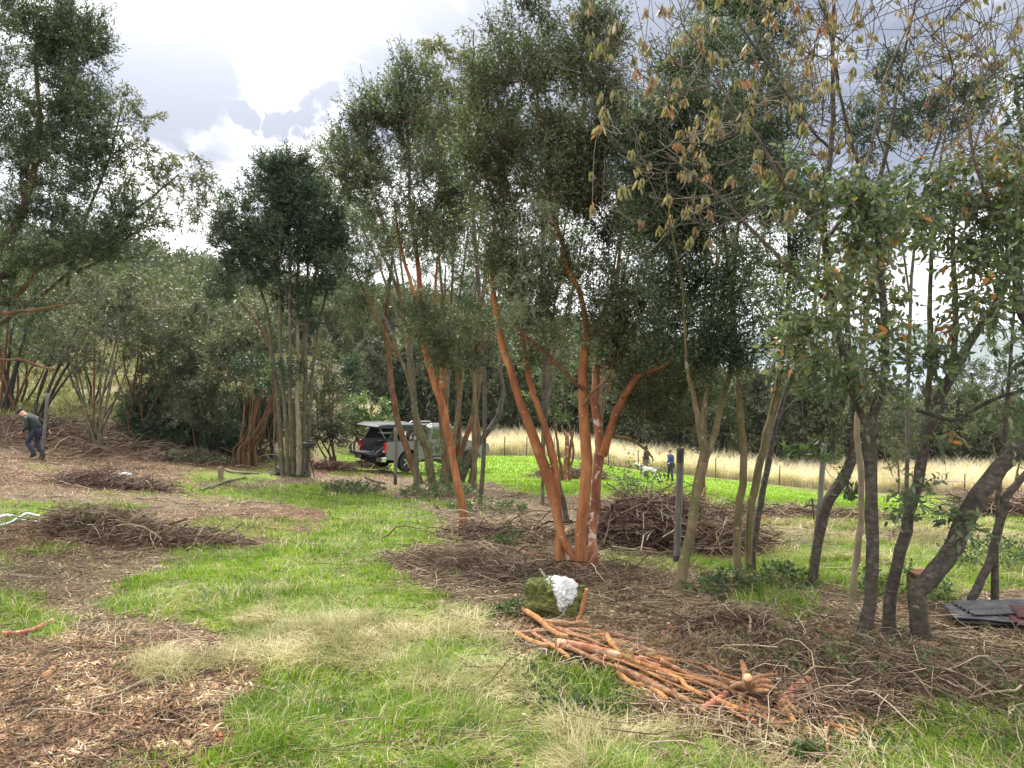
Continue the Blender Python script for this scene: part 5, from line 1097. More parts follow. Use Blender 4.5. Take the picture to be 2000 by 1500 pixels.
# ------------------------------------------------------------------ people and dog
def skin_mesh(name, joints, edges, radii, mat, parent=None, root_i=0, sub=2):
    me = bpy.data.meshes.new(name); me.from_pydata([tuple(j) for j in joints], edges, []); me.materials.append(mat)
    o = bpy.data.objects.new(name, me); C.objects.link(o)
    if parent is not None: o.parent = parent
    m = o.modifiers.new('skin', 'SKIN'); m.use_smooth_shade = True
    lay = me.skin_vertices[0].data if me.skin_vertices else None
    if lay is None:
        bpy.context.view_layer.objects.active = o; bpy.ops.mesh.customdata_skin_add(); lay = me.skin_vertices[0].data
    for i, r_ in enumerate(radii):
        lay[i].radius = (r_, r_) if not hasattr(r_, '__len__') else r_
        lay[i].use_root = (i == root_i)
    s_ = o.modifiers.new('sub', 'SUBSURF'); s_.levels = sub; s_.render_levels = sub
    return o
def person(loc, face, pose, mats, label, hold=None, group=None):
    """face: world heading of the figure's front; local frame x = front, y = left, z up"""
    root = empty('person', loc, label, 'person', group, rz=face)
    J = dict(pelvis=(0, 0, .93), waist=(.01, 0, 1.08), chest=(.02, 0, 1.30), neck=(.02, 0, 1.47), head=(.04, 0, 1.60), crown=(.03, 0, 1.70), nose=(.135, 0, 1.60),
             hipL=(0, .09, .90), kneeL=(.03, .10, .50), ankL=(0, .10, .09), toeL=(.17, .11, .03), hipR=(0, -.09, .90), kneeR=(.03, -.10, .50), ankR=(0, -.10, .09), toeR=(.17, -.11, .03),
             shL=(0, .19, 1.40), elL=(-.02, .25, 1.12), wrL=(.06, .25, .88), shR=(0, -.19, 1.40), elR=(-.02, -.25, 1.12), wrR=(.06, -.25, .88))
    J.update(pose); A = {k: np.array(v, float) for k, v in J.items()}
    names = list(A); ix = {k: i for i, k in enumerate(names)}
    E = [('pelvis', 'waist'), ('waist', 'chest'), ('chest', 'neck'), ('neck', 'head'), ('head', 'crown'), ('head', 'nose'), ('pelvis', 'hipL'), ('hipL', 'kneeL'), ('kneeL', 'ankL'), ('ankL', 'toeL'),
         ('pelvis', 'hipR'), ('hipR', 'kneeR'), ('kneeR', 'ankR'), ('ankR', 'toeR'), ('chest', 'shL'), ('shL', 'elL'), ('elL', 'wrL'), ('chest', 'shR'), ('shR', 'elR'), ('elR', 'wrR')]
    rad = dict(pelvis=.13, waist=.12, chest=.14, neck=.055, head=.095, crown=.07, nose=.02, hipL=.09, kneeL=.055, ankL=.04, toeL=.03, hipR=.09, kneeR=.055, ankR=.04, toeR=.03, shL=.06, elL=.042, wrL=.028, shR=.06, elR=.042, wrR=.028)
    pts = [A[k] for k in names]; rr = [rad[k] for k in names]; ed = [(ix[a], ix[b]) for a, b in E]
    for s_ in 'LR':                      # palm, four fingers and a thumb
        wv = A['wr'+s_]; dv = unit(wv-A['el'+s_]); sv = np.cross(dv, [0, 0, 1.]); sv = unit(sv) if np.linalg.norm(sv) > .1 else np.array([1., 0, 0])
        pi = len(pts); pts.append(wv+dv*.06); rr.append((.022)); ed.append((ix['wr'+s_], pi))
        for f in range(4):
            o = sv*(.011*(2*f-3)); l = (.030, .036, .034, .026)[f]; a0 = len(pts); cur = np.cross(sv, dv)
            pts += [wv+dv*.095+o, wv+dv*(.095+l)+o*1.1+cur*.008, wv+dv*(.095+1.7*l)+o*1.1+cur*.03]; rr += [.009, .008, .007]; ed += [(pi, a0), (a0, a0+1), (a0+1, a0+2)]
        a0 = len(pts); pts += [wv+dv*.05+sv*.035, wv+dv*.085+sv*.05]; rr += [.010, .008]; ed += [(pi, a0), (a0, a0+1)]
    skin_mesh('body', pts, ed, rr, mats.get('skin', M['skin']), root)
    def garment(name, keys, es, radk, mat):
        ii = {k: i for i, k in enumerate(keys)}
        return skin_mesh(name, [A[k] if isinstance(k, str) else np.array(k) for k in keys], [(ii[a], ii[b]) for a, b in es], radk, mat, root)
    jk = ['pelvis', 'waist', 'chest', 'neck', 'shL', 'elL', 'wrL', 'shR', 'elR', 'wrR']
    garment('jacket', jk, [('pelvis', 'waist'), ('waist', 'chest'), ('chest', 'neck'), ('chest', 'shL'), ('shL', 'elL'), ('elL', 'wrL'), ('chest', 'shR'), ('shR', 'elR'), ('elR', 'wrR')],
            [(.165, .185), (.155, .175), (.165, .19), .075, .085, .065, .048, .085, .065, .048], mats['jacket'])
    if 'yoke' in mats: garment('shoulder_panel', ['chest', 'neck', 'shL', 'shR'], [('chest', 'neck'), ('chest', 'shL'), ('chest', 'shR')], [(.172, .197), .085, .092, .092], mats['yoke'])
    if 'hood' in mats:
        n_ = A['neck']; skin_mesh('hood', [n_+np.array([-.06, .07, .0]), n_+np.array([-.10, 0, .02]), n_+np.array([-.06, -.07, 0])], [(0, 1), (1, 2)], [.05, .075, .05], mats['hood'], root)
    tk = ['pelvis', 'hipL', 'kneeL', 'ankL', 'hipR', 'kneeR', 'ankR']
    garment('trousers', tk, [('pelvis', 'hipL'), ('hipL', 'kneeL'), ('kneeL', 'ankL'), ('pelvis', 'hipR'), ('hipR', 'kneeR'), ('kneeR', 'ankR')], [.15, .105, .075, .06, .105, .075, .06], mats['trousers'])
    for s_ in 'LR':
        k = A['kne'+'e'+s_]; an = A['ank'+s_]; top = an+(k-an)*.42; tv = A['toe'+s_]
        skin_mesh('boot', [top, an, an-np.array([0, 0, .05])+(an-tv)*.25*np.array([1, 1, 0]), tv], [(0, 1), (1, 2), (1, 3)], [.065, .055, .04, (.05, .036)], mats['boot'], root)
    h = A['head']; c = A['crown']; up = unit(c-h); fw = unit(A['nose']-h)
    skin_mesh('cap' if 'cap' in mats else 'hair', [h+up*.045-fw*.03, c+up*.012, h+up*.06+fw*.05]+([h+up*.065+fw*.17] if 'cap' in mats else [h-up*.05-fw*.05]), [(0, 1), (1, 2), (2, 3) if 'cap' in mats else (0, 3)], [.098, .078, .075, (.06, .012) if 'cap' in mats else .07], mats.get('cap', mats.get('hair', M['hair'])), root)
    if hold: hold(root, A)
    return root
def people():
    # left: walking to the left, bent forward, dragging a branch
    loc = G(72, 897)
    pose = dict(pelvis=(-.02, 0, .88), waist=(.05, 0, 1.01), chest=(.17, 0, 1.20), neck=(.30, 0, 1.34), head=(.43, 0, 1.41), crown=(.46, 0, 1.50), nose=(.52, 0, 1.36),
                hipL=(0, .09, .85), kneeL=(.24, .10, .52), ankL=(.0, .10, .17), toeL=(.15, .11, .06), hipR=(-.03, -.09, .85), kneeR=(.06, -.10, .46), ankR=(-.16, -.10, .09), toeR=(.0, -.11, .03),
                shL=(.20, .19, 1.29), elL=(.12, .24, 1.02), wrL=(.30, .20, .86), shR=(.18, -.19, 1.29), elR=(-.10, -.26, 1.08), wrR=(-.20, -.30, .86))
    person(loc, R(180), pose, dict(jacket=M['greenj'], hood=M['greyh'], trousers=M['jeans'], boot=M['boot'], cap=M['cap']), 'person in dark green hooded jacket, jeans and cap, walking bent forward at the left edge')
    loc = G(1310, 941)
    pose = dict(elL=(.02, .27, 1.12), wrL=(.24, .24, 1.05), elR=(-.03, -.26, 1.13), wrR=(.10, -.27, .90), kneeL=(.02, .13, .48), ankL=(-.02, .17, .09), toeL=(.14, .2, .03), kneeR=(.08, -.11, .48), ankR=(.06, -.17, .09), toeR=(.22, -.2, .03), nose=(.13, .03, 1.58))
    person(loc, R(200), pose, dict(jacket=M['navy'], yoke=M['orange'], trousers=M['trous'], boot=M['boot'], cap=M['hair']), 'person in navy jacket with coral shoulders standing in the far green field')
    loc = G(1262, 931)
    person(loc, R(150), dict(elL=(-.02, .27, 1.12), wrL=(.20, .12, 1.10), elR=(-.02, -.27, 1.12), wrR=(.18, -.14, 1.08)), dict(jacket=M['maroon'], trousers=M['pinkt'], boot=M['boot'], hair=M['hair']), 'person in dark maroon jacket standing behind the dog in the far field')
    # dog
    loc = G(1266, 937)
    root = empty('dog', loc, 'white dog with grey and brown patches standing in the far field', 'dog', rz=R(165))
    m, N, L = newmat('patched_dog_fur'); out = N.new('ShaderNodeOutputMaterial'); tc = N.new('ShaderNodeTexCoord'); f = ntex(N, L, 2.6, 2, .5, tc.outputs['Object'])
    c = ramp(N, L, f, [(.46, (.62, .59, .55)), (.49, (.6, .57, .53)), (.51, (.13, .11, .10)), (.6, (.10, .08, .07))]); p = N.new('ShaderNodeBsdfPrincipled'); L.new(c, p.inputs['Base Color']); p.inputs['Roughness'].default_value = .9; L.new(p.outputs[0], out.inputs['Surface'])
    pts = [(-.30, 0, .50), (-.05, 0, .50), (.25, 0, .52), (.40, 0, .66), (.52, 0, .76), (.66, 0, .72),
           (-.30, .09, .44), (-.22, .10, .30), (-.38, .10, .18), (-.34, .10, .02), (-.30, -.09, .44), (-.22, -.10, .30), (-.38, -.10, .18), (-.34, -.10, .02),
           (.26, .09, .42), (.24, .10, .22), (.26, .10, .02), (.26, -.09, .42), (.24, -.10, .22), (.26, -.10, .02), (-.46, 0, .56), (-.62, 0, .70)]
    ed = [(0, 1), (1, 2), (2, 3), (3, 4), (4, 5), (0, 6), (6, 7), (7, 8), (8, 9), (0, 10), (10, 11), (11, 12), (12, 13), (2, 14), (14, 15), (15, 16), (2, 17), (17, 18), (18, 19), (0, 20), (20, 21)]
    skin_mesh('body', pts, ed, [.12, .11, .145, .09, .085, .04, .09, .05, .028, .028, .09, .05, .028, .028, .07, .035, .03, .07, .035, .03, .03, .018], m, root)
    for s_ in (-1, 1): skin_mesh('ear', [(.48, s_*.06, .82), (.46, s_*.10, .76)], [(0, 1)], [.025, .02], M['hair'], root)
people()

# ------------------------------------------------------------------ posts, fence, tripod
def post(name, label, pb, pt, r0, mat, lean=0, group=None, cat='post', square=True, foot=None, cap=None, d0=None):
    b = G(*pb) if d0 is None else P(pb[0], pb[1], d0); d = depth_of(b); t = P(pt[0], pt[1], d+lean); rad = r0*d/1500
    root = empty(name, b, label, cat, group); bb = np.array(b)-0
    seg = spline([b-np.array([0, 0, .2]), b, (b+t)/2+np.array([rad*.15, 0, 0]), t], 12)
    V, F = batch_tubes(seg[None], np.full((1, 12), rad), 4 if square else 10, caps=True, wob=.05)
    mesh_obj('shaft', V, F, BK[mat], root, not square, b)
    if foot:
        k = b+(t-b)*foot; V, F = batch_tubes(spline([b-np.array([0, 0, .05]), k], 4)[None], np.full((1, 4), rad*1.06), 4 if square else 10, wob=.03); mesh_obj('tarred_foot', V, F, BK['postdark'], root, not square, b)
    if cap:
        k = t-(t-b)*cap; V, F = batch_tubes(spline([k, t+np.array([0, 0, .004])], 4)[None], np.full((1, 4), rad*1.06), 4 if square else 10, caps=True); mesh_obj('dark_top', V, F, BK['postdark'], root, not square, b)
    return root
def posts():
    post('wooden_post', 'tall grey wooden post with a black foot right behind the walking person', (82, 899), (93, 768), 3.4, 'post', foot=.17)
    post('wooden_post', 'slim grey wooden post with a dark foot in front of the pickup', (772, 947), (773, 835), 3.2, 'post', foot=.2)
    post('wooden_post', 'thick dark-topped square post in front of the brush pile', (1321, 1108), (1329, 876), 7, 'post', foot=.10, cap=.12)
    post('wooden_post', 'pale weathered post leaning slightly left of the S-curved trunk', (1598, 1022), (1609, 866), 5.5, 'post', foot=.06)
    post('wooden_stake', 'short thin stake left of the pale weathered post', (1590, 1022), (1586, 973), 1.8, 'postdark')
    post('tree_stump', 'short sawn stump post at the edge of the bare ground left of the round-crowned tree', (431, 938), (430, 911), 5, 'pale', square=False, cat='stump')
    # wire fence at the end of the field
    xs = [(705, 893, 850), (948, 893, 856), (985, 896, 858), (1029, 902, 861), (1082, 905, 865), (1190, 910, 873), (1248, 920, 880), (1400, 936, 897), (1525, 950, 908), (1640, 955, 914), (1760, 961, 922), (1890, 968, 931), (1995, 975, 938)]
    tops = []; root = empty('wire_fence', G(1248, 920), 'wire fence with thin dark posts between green field and tall dry grass', 'fence')
    for x, yb, yt in xs:
        y = 56.2; xx = (x-1000)/1500*y; b = np.array([xx, y, float(H(xx, y))]); t = b+np.array([random.uniform(-.04, .04), 0, 1.45])
        V, F = batch_tubes(spline([b-[0, 0, .3], t], 4)[None], np.full((1, 4), .04), 6, caps=True); mesh_obj('post', V, F, BK['postdark'], root, True, root.location); tops.append((b, t))
    for k in range(5):
        f = .22+.18*k; pts = []
        for (b0, t0), (b1, t1) in zip(tops[:-1], tops[1:]):
            a, c = b0+(t0-b0)*f, b1+(t1-b1)*f
            for q in range(4): pts.append(a+(c-a)*q/4-np.array([0, 0, .03*math.sin(q/4*math.pi)]))
        pts.append(tops[-1][0]+(tops[-1][1]-tops[-1][0])*f)
        V, F = batch_tubes(np.array(pts)[None], np.full((1, len(pts)), .006), 4); mesh_obj('wire', V, F, M['rubberg'], root, True, root.location)
    # tripod with camera
    b = G(603, 935); root = empty('tripod', b, 'black camera tripod with a small camera head beside the round-crowned tree', 'tripod')
    m = MB(); m.tube([(0, 0, .62), (0, 0, .98)], .016, 8); m.build('centre_column', M['black'], root)
    for a in (30, 150, 270):
        m = MB(); m.tube([(0, 0, .80), (.10*math.cos(R(a)), .10*math.sin(R(a)), .4), (.19*math.cos(R(a)), .19*math.sin(R(a)), 0)], [.018, .016, .012], 6); m.build('leg', M['black'], root)
    m = MB(); m.box((0, 0, 1.06), (.34, .2, .16)); m.cyl((.0, -.14, 1.06), .05, .1, 'y', 12); m.box((.06, 0, 1.17), (.16, .05, .06)); m.build('camera_body', M['black'], root, bevel=.01)
    m = MB(); m.tube([(0, 0, .98), (-.22, -.05, .92)], .01, 6); m.build('pan_handle', M['black'], root)
posts()

# ------------------------------------------------------------------ logs, branches, brush piles
def log(name, label, pts, r, mat, cat, group=None, lift=0, taper=.75, cut=True, rise=None, n=None, sides=11, wob=.10):
    W = []
    for i, (x, y) in enumerate(pts):
        g = G(x, y+r*.6); g[2] += r*depth_of(g)/1500+lift+(rise[i] if rise else 0); W.append(g)
    W = np.array(W); d = np.array([depth_of(q) for q in W])
    n = n or max(8, 4*len(pts)); c = spline(W, n); rad = np.interp(np.linspace(0, 1, n), np.linspace(0, 1, len(pts)), d)*r/1500*np.linspace(1, taper, n)
    c += rng.normal(size=c.shape)*rad[:, None]*.06; rad = rad*(1+.05*rng.normal(size=rad.shape))
    root = empty(name, c[0], label, cat, group)
    V, F = batch_tubes(c[None], rad[None], sides, caps=not cut, wob=wob); mesh_obj('bark', V, F, BK[mat], root, True, c[0])
    if cut:
        for a, b, rr in ((c[0], c[1], rad[0]), (c[-1], c[-2], rad[-1])):
            dv = unit(a-b); V, F = batch_tubes(np.array([a-dv*.006, a-dv*.001])[None], np.full((1, 2), rr*.985), 14, caps=True); mesh_obj('cut_face', V, F, BK['cut'], root, False, c[0])
    return root
def logs():
    g = 'cut branches in the foreground log pile'
    D = [('long twisting orange branch running over the top of the log pile', [(1021, 1204), (1059, 1232), (1074, 1247), (1107, 1261), (1145, 1262), (1182, 1257), (1190, 1270), (1205, 1292), (1227, 1307), (1261, 1319), (1287, 1330), (1329, 1349), (1340, 1360), (1370, 1379)], 6.5, 'logsmooth', .10),
         ('smooth ochre branch at the lower left end of the log pile', [(1006, 1244), (1036, 1262), (1062, 1270), (1081, 1274), (1111, 1298)], 6, 'logsmooth', .03),
         ('short pale peeled log at the top left of the log pile near the mossy stump', [(1063, 1230), (1100, 1232), (1150, 1233)], 8.5, 'log', .07),
         ('long red-brown log along the back of the log pile', [(1014, 1246), (1074, 1243), (1145, 1242), (1212, 1253), (1287, 1272)], 7.5, 'log', .01),
         ('thickest dark red flaky log in the middle of the log pile', [(1089, 1272), (1145, 1279), (1197, 1291), (1235, 1302), (1287, 1317)], 11, 'logred', .02),
         ('pinkish flaky log just above the twisting orange branch', [(1182, 1262), (1242, 1276), (1272, 1287), (1317, 1296)], 8.5, 'log', .04),
         ('second pinkish flaky log behind the thickest dark red one', [(1130, 1252), (1190, 1262), (1250, 1270), (1290, 1284)], 8, 'log', .0),
         ('slender smooth orange branch curving down to the root stump', [(1261, 1300), (1306, 1306), (1359, 1309), (1385, 1322), (1419, 1337), (1445, 1345)], 5, 'logsmooth', .08),
         ('straight pale pink log at the front of the log pile', [(1201, 1317), (1250, 1339), (1287, 1358), (1344, 1384)], 9, 'log', .03),
         ('yellow-ochre branch at the very front of the log pile', [(1206, 1326), (1235, 1347), (1269, 1354), (1302, 1377)], 7.5, 'logsmooth', .0),
         ('thin red-brown branch between the front log and the twisting branch', [(1250, 1322), (1300, 1345), (1330, 1372), (1375, 1384)], 5, 'log', .03),
         ('orange-brown log leading into the root stump from the left', [(1359, 1346), (1400, 1352), (1424, 1362), (1451, 1381)], 8.5, 'log', .04),
         ('thick peeled log sloping down to the right below the root stump', [(1467, 1352), (1494, 1360), (1524, 1386), (1567, 1411)], 11, 'log', .05),
         ('forked smooth orange log crossing the thick peeled log', [(1495, 1362), (1524, 1388), (1540, 1410), (1552, 1432)], 7, 'logsmooth', .06),
         ('long orange log pointing right at the end of the pile', [(1557, 1396), (1610, 1403), (1668, 1411)], 9, 'log', .02),
         ('chunky reddish root block right of the root stump', [(1533, 1392), (1548, 1368), (1578, 1347)], 15, 'logred', .02),
         ('short flaky log above the root stump', [(1482, 1330), (1520, 1324), (1552, 1302)], 7.5, 'log', .03),
         ('splintered red root piece left of the root stump', [(1372, 1400), (1398, 1384), (1418, 1366)], 10, 'logred', .01),
         ('small block of red wood below the root stump', [(1440, 1400), (1470, 1392), (1500, 1398)], 9, 'logred', .0),
         ('thin red stick standing out of the straw at the bottom right', [(1612, 1428), (1615, 1465), (1616, 1500)], 4.5, 'logred', .05),
         ('thin brown branch lying right of the thin red stick', [(1618, 1428), (1642, 1430), (1664, 1432)], 4, 'log', .02),
         ('thin pale arched branch behind the log pile', [(1344, 1302), (1370, 1279), (1400, 1268), (1437, 1261), (1497, 1272)], 3, 'twigpale', .06),
         ('dark log with an orange sawn end right of the root stump', [(1582, 1297), (1605, 1306), (1628, 1313)], 7, 'grey', .02),
         ('forked tan branch end leaning up beside the mossy stump', [(1126, 1226), (1141, 1210), (1154, 1186), (1160, 1160)], 5.5, 'logsmooth', .02)]
    for i, (lab, pts, r, mat, lift) in enumerate(D):
        rise = None; lift = lift*.35+.018; r *= .9
        if 'leaning up' in lab: pts = [(1126, 1228), (1134, 1228), (1140, 1227), (1146, 1227)]; rise = [.0, .08, .18, .28]
        log('cut_branch', lab, pts, r, mat, 'branch' if r < 8 else 'log', g, lift, .8, r > 4, rise)
    g2 = 'loose branches lying on the ground'
    E = [('pale branch lying left of the straight dark trunk', [(1602, 1230), (1640, 1241), (1676, 1252)], 5, 'log'), ('very long thin pale pole lying behind the log pile', [(1295, 1182), (1362, 1182), (1437, 1178), (1501, 1184)], 2.5, 'twigpale'),
         ('pale dead branch slanting down left of the slim pale trunk', [(1516, 1137), (1550, 1159), (1572, 1182), (1584, 1202)], 3, 'twigpale'), ('second pale dead branch crossing towards the slim pale trunk', [(1530, 1140), (1575, 1165), (1606, 1188)], 3, 'twigpale'),
         ('brown pole lying at the foot of the mossy forked trunk', [(1245, 1165), (1310, 1168), (1390, 1164)], 3.5, 'stem'), ('orange log piece with cut end lying at the left edge', [(4, 1246), (60, 1238), (105, 1216)], 7, 'logred'),
         ('reddish wood chunk in the chips at the lower left', [(90, 1330), (97, 1322), (104, 1312)], 9, 'log'), ('orange bark piece at the border of chips and grass', [(472, 1364), (500, 1368), (520, 1371)], 5, 'logsmooth'),
         ('long brown branch at the bottom left corner', [(-10, 1434), (30, 1432), (55, 1430)], 7, 'logred'), ('dark twig in the middle of the chips', [(300, 1402), (330, 1398), (352, 1392)], 4, 'grey'),
         ('short dark branch end sticking up from the chips', [(396, 1322), (410, 1316), (424, 1302)], 4.5, 'grey'), ('curved dark branch lying in front of the pickup', [(714, 934), (728, 940), (752, 946)], 2.4, 'twigdark'),
         ('pale branch beside the sawn stump post', [(440, 918), (460, 924), (505, 926)], 2.6, 'pale'), ('grey branch lying below the sawn stump post', [(392, 960), (420, 948), (450, 940)], 2.6, 'stem'), ('second grey branch lying below the sawn stump post', [(410, 955), (440, 943), (480, 934)], 2.4, 'stem'),
         ('orange peeled bough leaning on the reddish bundle of stems', [(478, 892), (498, 886), (514, 876), (532, 868)], 3, 'logsmooth'), ('branch lying left of the central orange trunks', [(1012, 1060), (990, 1045), (965, 1030)], 5, 'log'),
         ('second branch lying left of the central orange trunks', [(1010, 1075), (1030, 1085), (1060, 1090)], 4, 'log'), ('thin long branch slanting from the central trunks to the lower left', [(905, 1040), (950, 1062), (975, 1080)], 2.6, 'twigpale'),
         ('pale pole lying across the twigs left of the central trunk', [(800, 1082), (860, 1098), (905, 1108)], 2.4, 'twigpale'), ('red log piece lying right of the forked top of the pile', [(1700, 1345), (1725, 1352), (1745, 1366)], 5, 'log'),
         ('pale log lying behind the bent trunk foot', [(1820, 1262), (1850, 1275), (1900, 1290)], 5, 'log'), ('red piece of wood right of the brush pile in the field', [(1478, 1010), (1495, 1012)], 4, 'logsmooth'), ('pale pole lying in the far field by the brush', [(1520, 1000), (1540, 992), (1570, 1000)], 2, 'twigpale')]
    for lab, pts, r, mat in E:
        rise = [0, .15, .38, .62] if 'leaning on' in lab else None
        log('fallen_branch', lab, pts, r, mat, 'branch', g2, .01, .7, r > 4.5, rise)
    # the many thinner poles that fill the pile
    r = np.random.default_rng(21); words = ['tan', 'orange', 'pinkish', 'brown', 'pale']
    for i in range(30):
        t = r.uniform(0, 1); x0 = 1020+t*330+r.uniform(-20, 20); y0 = 1236+t*108+r.uniform(-16, 22); L_ = r.uniform(90, 210); sl_ = r.uniform(.18, .42)
        pts = [(x0+L_*k, y0+L_*sl_*k+r.uniform(-4, 4)+8*math.sin(k*3.14)*r.uniform(-1, 1)) for k in (0, .33, .66, 1)]
        log('cut_branch', words[i % 5]+' pole in the log pile, '+nth(i)+' from its upper left end', pts, r.uniform(2.4, 5), ['log', 'logsmooth', 'log', 'logred', 'log'][i % 5], 'branch', g, r.uniform(.015, .07), .7, True)
    for i in range(22):
        x0 = r.uniform(1370, 1620); y0 = 1370+(x0-1370)*.16+r.uniform(-25, 30); L_ = r.uniform(50, 140); a = r.uniform(-.3, .8)
        pts = [(x0+L_*k*math.cos(a), y0+L_*k*math.sin(a)+r.uniform(-3, 3)) for k in (0, .33, .66, 1)]
        log('cut_branch', words[i % 5]+' broken piece around the root stump, '+nth(i)+' of the scatter', pts, r.uniform(2.5, 6.5), ['log', 'logred', 'log', 'logsmooth'][i % 4], 'branch', g, r.uniform(.02, .05), .7, True)
    # root stump at the end of the log pile
    b = G(1458, 1375); root = empty('root_stump', b, 'torn-up orange root stump with stubby broken roots at the right end of the log pile', 'stump')
    r = np.random.default_rng(3)
    for i in range(9):
        a = i/9*6.28+r.uniform(-.3, .3); l = r.uniform(.12, .24); dv = np.array([math.cos(a), math.sin(a), r.uniform(-.1, .9)])
        c = spline([b+[0, 0, .06], b+dv*l*.5+[0, 0, .08], b+dv*l+r.normal(size=3)*.03+[0, 0, .05]], 7)
        V, F = batch_tubes(c[None], np.linspace(.034, .010, 7)[None], 8, caps=True, wob=.3); mesh_obj('root', V, F, BK['log'], root, True, b)
    V, F = batch_tubes(np.array([b-[0, 0, .05], b+[.01, 0, .05], b+[0, -.02, .13], b+[-.01, -.05, .17]])[None], np.array([[.07, .055, .038, .028]]), 12, caps=True, wob=.3); mesh_obj('core', V, F, BK['log'], root, True, b)
    V, F = batch_tubes(np.array([b+[-.01, -.05, .168], b+[-.012, -.054, .176]])[None], np.full((1, 2), .024), 14, caps=True); mesh_obj('cut_face', V, F, BK['cut'], root, False, b)
def brush(name, label, c, rx, ry, hz, n, l, r0, mat, group=None, seed=0, lean=0, K=7, flat=.5, peak=1.0, leaves=None):
    """tangled heap of thin curved branches on the ground"""
    rg = np.random.default_rng(seed); c = np.array(c)
    a = rg.uniform(0, 6.28, n); q = np.clip(np.abs(rg.normal(size=n))*.30+rg.random(n)**.6*.55, 0, 1.7); x = c[0]+rx*q*np.cos(a); y = c[1]+ry*q*np.sin(a)
    env = np.clip(1-q**2, .02, 1)**.8*(.65+.6*noise2(x, y, 1.6/max(rx, .3), seed))
    z = H(x, y)+.02+hz*env*rg.random(n)**.5*peak
    th = rg.uniform(0, 6.28, n); el = rg.normal(size=n)*flat*.5+.05
    d = np.stack([np.cos(th)*np.cos(el), np.sin(th)*np.cos(el), np.sin(el)], 1); L_ = l*(.35+1.0*rg.random(n))
    s_ = unit(np.cross(d, rg.normal(size=(n, 3)))); t = np.linspace(-.5, .5, K)
    Pt = np.stack([x, y, z], 1)[:, None]+d[:, None]*(t[None]*L_[:, None])[..., None]+s_[:, None]*(.16*L_[:, None]*rg.normal(size=(n, 1))*np.cos(t*3.1)[None])[..., None]+rg.normal(size=(n, K, 3))*L_[:, None, None]*.018
    g = H(Pt[..., 0], Pt[..., 1])+.006; Pt[..., 2] = np.maximum(Pt[..., 2], g+rg.random((n, 1))*.03)
    Rr = (r0*(.35+1.1*rg.random(n)**2+1.6*(rg.random(n) > .97)))[:, None]*np.linspace(1, .35, K)[None]
    V, F = batch_tubes(Pt, Rr, 5)
    base = np.array([c[0], c[1], float(H(c[0], c[1]))])
    if leaves:
        root = empty(name, base, label, 'brush pile', group); mesh_obj('branches', V, F, BK[mat], root, True, base)
        k = rg.random(n) < leaves[1]; p = Pt[k, -2]; V, F, _ = sprig_leaves(p, unit(rg.normal(size=p.shape)), 3, 7, .12, leaves[2], leaves[2]*.45, .4); mesh_obj('dry_leaves', V, F, LM[leaves[0]], root, False, base); return root
    o = mesh_obj(name, V, F, BK[mat], None, True, base); return tag(o, label, 'brush pile', group)
